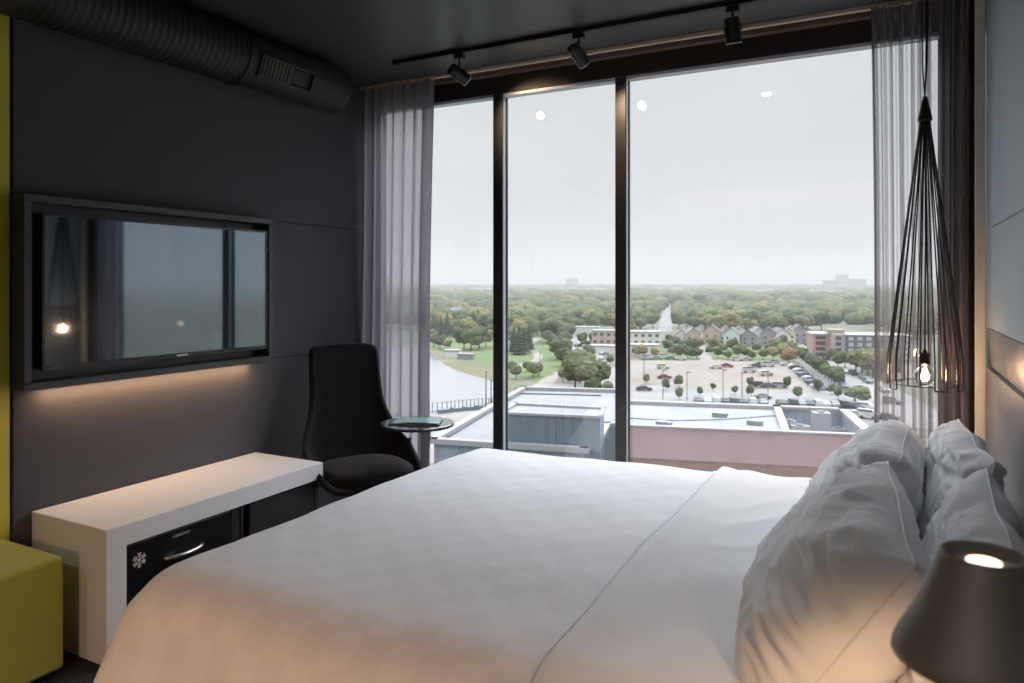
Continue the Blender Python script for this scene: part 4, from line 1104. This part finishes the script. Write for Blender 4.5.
def tree(p, h_, me, lab, grp, w_=1.0, rnd=random):
    global NT
    o = bpy.data.objects.new('conifer_tree' if me in CT_ else 'deciduous_tree', me); COL.objects.link(o)
    o.location = p; o.rotation_euler = (0, 0, rnd.uniform(0, 6.28)); o.scale = (h_*w_, h_*w_, h_)
    if me in RT:
        cls, tv_ = rnd.choice([('dark green', .04), ('green', .22), ('grey-green', .60), ('dull green', .93)] if (grp and ('saplings' in grp or 'street' in grp)) or grp is None else [('dark green', .04), ('green', .22), ('olive', .42), ('grey-green', .60), ('yellowing', .74), ('amber', .84), ('dull green', .93)])
        o.color = (tv_, 0, 0, 1); lab = cls + ' ' + lab
        d_ = Vector((p[0], p[1], 0)); dep = -SN*d_.x + CS*d_.y; lat = (CS*d_.x + SN*d_.y)/dep*720 + 512
        if grp and grp in TREE_SPAN:
            (a0, a1), (b0, b1) = TREE_SPAN[grp]
            f1 = (lat-a0)/(a1-a0); f2 = (dep-b0)/(b1-b0)
            lab = lab.replace(' leafy', '') + ', %s %s' % ('front' if f2 < .34 else 'midway' if f2 < .67 else 'back', 'far left' if f1 < .2 else 'left' if f1 < .4 else 'centre' if f1 < .6 else 'right' if f1 < .8 else 'far right')
    tag(o, lab, 'tree', grp); NT += 1
    return o
rnd = random.Random(11)
# park trees on the left bank
for (x_, y_, h_) in ((441,336,14),(447,337,17),(436,337,12),(433,334,15),(478,327,16),(484,328,17),(489,326,15),(473,326,14),(514,354,15),(519,355,16),(524,354,14),(529,352,15)):
    tree(at(x_, y_), h_*.8, rnd.choice(CT_), 'dark pointed conifer, %s' % {441:'among the leftmost clump across the river, tallest', 447:'rightmost of the left clump across the river', 436:'small, left in the clump by the curtain edge', 433:'nearest the left curtain edge across the river', 478:'in the clump left of the mullion, second from its left', 484:'in the clump left of the mullion, third from its left', 489:'nearest the first mullion on its left', 473:'in the clump left of the mullion, leftmost', 514:'just right of the first mullion', 519:'second to the right of the first mullion', 524:'third to the right of the first mullion', 529:'fourth right of the first mullion, by the path'}[x_], 'conifers left of the mullion' if x_ < 500 else 'conifers right of the mullion', 1.15)
for (x_, y_, h_) in ((452,336,11),(459,335,12),(466,337,13),(471,338,12),(457,342,10),(464,349,11),(471,350,12),(479,349,12),(486,347,10),(434,347,8),(440,349,7),(447,350,6),(463,331,12),(490,338,9),(432,325,11),(440,322,12),(430,342,8)):
    tree(at(x_, y_), h_*.85, rnd.choice(RT), 'leafy tree on the riverside lawn left of the window mullion', 'trees on the riverside lawn', 1.05)
tree(at(489, 341), 5, RTO, 'small orange tree beside the window mullion across the river', None, 1.3)
for (x_, y_, h_) in ((512,345,12),(519,341,11),(533,337,12),(545,336,11),(556,340,12),(553,349,9),(560,352,10),(565,358,11),(558,360,12),(566,345,9),(562,366,9),(572,372,9),(569,378,8),(580,383,14),(575,389,11),(585,391,12),(592,394,6),(600,389,11),(606,396,5),(601,400,4),(598,375,6),(590,360,8),(585,352,7),(582,345,8),(592,365,5),(533,378,7),(527,372,5),(538,376,6),(512,372,5),(516,379,6),(548,344,9),(570,367,8),(563,382,6),(585,371,7),(594,345,8),(610,365,5),(520,398,4),(555,400,3.5),(530,401,3)):
    tree(at(x_, y_), h_*.78, rnd.choice(RT), 'leafy tree beside the street in the middle pane', 'trees beside the middle street', 1.0)
# trees round the lot
for (x_, y_) in ((635,356),(642,358),(650,352),(655,358),(668,352),(673,356),(676,352),(680,358),(684,352),(688,359),(694,353),(697,359),(709,355),(714,351),(718,358),(724,353),(728,360),(733,353),(738,358),(743,352),(747,358),(752,360),(757,353),(763,360),(768,354),(773,360),(778,352),(782,356),(786,361),(774,350),(781,348),(788,353),(671,347),(678,346),(685,349),(693,347),(699,350),(790,350)):
    tree(at(x_, y_), rnd.uniform(3.6, 6.4), rnd.choice(RT), 'bushy tree between the lot and the houses', 'trees behind the parking lot', 1.05)
tree(at(789, 364), 6, RTO, 'orange leaved tree at the far corner of the parking lot', None, 1.2)
for i in range(16):
    t_ = i/15; tree(at(790 + 48*t_, 352.5 + 35*t_) , rnd.uniform(4.6, 6), rnd.choice(RT), 'round tree in the row along the diagonal street', 'street trees along the diagonal street', .95)
for (x_, y_, h_) in ((666,391,4.5),(679,388,5),(679,400,4),(750,388,4),(751,397,4),(787,389,4.5),(798,400,4.5),(818,393,5),(838,400,5),(832,395,4),(646,384,4),(735,395,3.2),(713,391,3),(700,396,3.2)):
    tree(at(x_, y_), h_*.8, rnd.choice(RT), 'young small tree standing in the parking lot', 'saplings in the parking lot', .75)
tree(at(855, 402.5), 4.2, RT[1], 'wide round bush at the near end of the diagonal street', None, 1.7)
for (x_, y_, h_) in ((856,372,8),(862,374,9),(868,376,9),(873,378,9),(876,370,8),(882,374,9),(838,367,5),(812,352,4),(819,354,4),(826,356,4.5),(833,361,5),(808,349,4),(845,368,6),(890,380,8)):
    tree(at(x_, y_), h_, rnd.choice(RT), 'leafy tree before the apartment block', 'trees before the apartment block', 1.05)
# the wooded districts: nearest ones single, everything beyond as one mass
def blocked(D, u):
    px_ = 512 + 720*u; py_ = 284 + 720*30/D
    for (x0, y0, x1, y1, w_) in ((665,350,665,332,2.6),(665,332,666,322,2.6),(666,322,668,312,2.2),(668,312,675,298,1.6)):
        if y1-.5 <= py_ <= y0+.5:
            f_ = (py_-y0)/(y1-y0); 
            if abs(px_ - (x0+(x1-x0)*f_)) < w_*.9 + 4200/D: return True
    if px_ < 500 and 310 < py_ < 321 and px_ > 430 and px_ < 462: return rnd.random() < .8
    return False
cands = []
for (D0, D1_, cnt, r0, r1) in ((355, 560, 390, 5.0, 7.5), (560, 900, 1130, 5.5, 8.5), (900, 1600, 1930, 8, 12), (1600, 3000, 2230, 12, 20), (3000, 6500, 1640, 18, 30)):
    for _ in range(cnt):
        D = math.sqrt(rnd.uniform(D0**2, D1_**2)); u = rnd.uniform(-.36, .86)
        px_ = 512 + 720*u; py_ = 284 + 720*30/D
        if py_ > 336 and 566 < px_ < 830: continue
        if px_ < 510 and py_ > 333: continue
        if 795 < px_ < 900 and py_ > 332: continue
        if px_ >= 900 and py_ > 350: continue
        if blocked(D, u): continue
        if 2150 < D < 2450 and rnd.random() < .75: continue
        cands.append((D, u, rnd.uniform(r0, r1)))
FB = []
for (x_, y_, w_) in far: FB.append((at(x_, y_), w_*1.05 + 45))
for (x_, y_) in ((842,291.0),(834,291.4),(855,291.2),(572,289.5)): FB.append((at(x_, y_), 75))
for (x_, y_, r_) in ((640,345,16),(606,345,12),(588,336,12),(458,315,24),(860,361,34)): FB.append((at(x_, y_), r_))
for (x_, y_, l_) in hs: FB.append((at(x_, y_+1.5), 9))
cands = [c for c in cands if all((fl(c[0], c[1]).xy - q.xy).length > rr + c[2] for q, rr in FB)]
cands.sort()
n_ind = 0
rest = []
for (D, u, r) in cands:
    if NT < 298 and -.2 < u < .62:
        px_ = 512 + 720*u
        where = 'left pane' if px_ < 500 else 'middle pane' if px_ < 622 else 'right pane' if px_ < 870 else 'behind the sheer curtain'
        tree(fl(D, u), r*1.7, rnd.choice(RT), 'tree at the woods edge, ' + where, 'wooded edge, ' + where, 1.1)
    else: rest.append((D, u, r))
IV2, IF2 = ico(2)
NVv = len(IV2); verts = []; faces = []; tints = []
vn = [np.array([1 + .42*noise.noise(Vector(v)*2.1 + Vector((s_*5, 1, 2))) + .22*noise.noise(Vector(v)*5 + Vector((s_, 7, 2))) for v in IV2]) for s_ in range(12)]
for i, (D, u, r) in enumerate(rest):
    c = fl(D, u); k = vn[i % 12]; hh = r*(.78 if D < 1600 else .55)
    P_ = IV2 * k[:, None] * np.array([r, r, hh]) + np.array([c.x, c.y, GZ + hh*.85])
    verts.append(P_); faces.append(IF2 + i*NVv); tints += [rnd.random()]*NVv
verts = np.concatenate(verts); faces = np.concatenate(faces)
me = bpy.data.meshes.new('woodland'); me.vertices.add(len(verts)); me.vertices.foreach_set('co', verts.astype(np.float32).ravel())
me.loops.add(len(faces)*3); me.loops.foreach_set('vertex_index', faces.astype(np.int32).ravel())
me.polygons.add(len(faces)); me.polygons.foreach_set('loop_start', np.arange(0, len(faces)*3, 3, dtype=np.int32)); me.polygons.foreach_set('loop_total', np.full(len(faces), 3, dtype=np.int32))
me.update(); me.validate()
at_ = me.attributes.new('tint', 'FLOAT', 'POINT'); at_.data.foreach_set('value', np.array(tints, dtype=np.float32))
me.materials.append(M_leaf)
wd = bpy.data.objects.new('woodland', me); COL.objects.link(wd)
tag(wd, 'hazy mass of tree tops stretching from the houses to the horizon', 'woodland', kind='stuff')

# ------------------------------------------------------------------ damp haze over the city
HAZE = .00038
bm = bmesh.new(); box(bm, -4500, 4500, 120, 8000, GZ-2, GZ+170)
m = bpy.data.materials.new('haze'); m.use_nodes = True; t = m.node_tree; t.nodes.clear()
oo = t.nodes.new('ShaderNodeOutputMaterial'); vs_ = t.nodes.new('ShaderNodeVolumeScatter'); vs_.inputs['Density'].default_value = HAZE*.70; vs_.inputs['Color'].default_value = (.96, .98, 1, 1)
va_ = t.nodes.new('ShaderNodeVolumeAbsorption'); va_.inputs['Color'].default_value = (0, 0, 0, 1); va_.inputs['Density'].default_value = HAZE*.30
as_ = t.nodes.new('ShaderNodeAddShader'); t.links.new(vs_.outputs[0], as_.inputs[0]); t.links.new(va_.outputs[0], as_.inputs[1])
t.links.new(as_.outputs[0], oo.inputs['Volume'])
hz = obj('haze', bm, m); tag(hz, 'thin pale haze over the city outside the window', 'haze', kind='stuff')
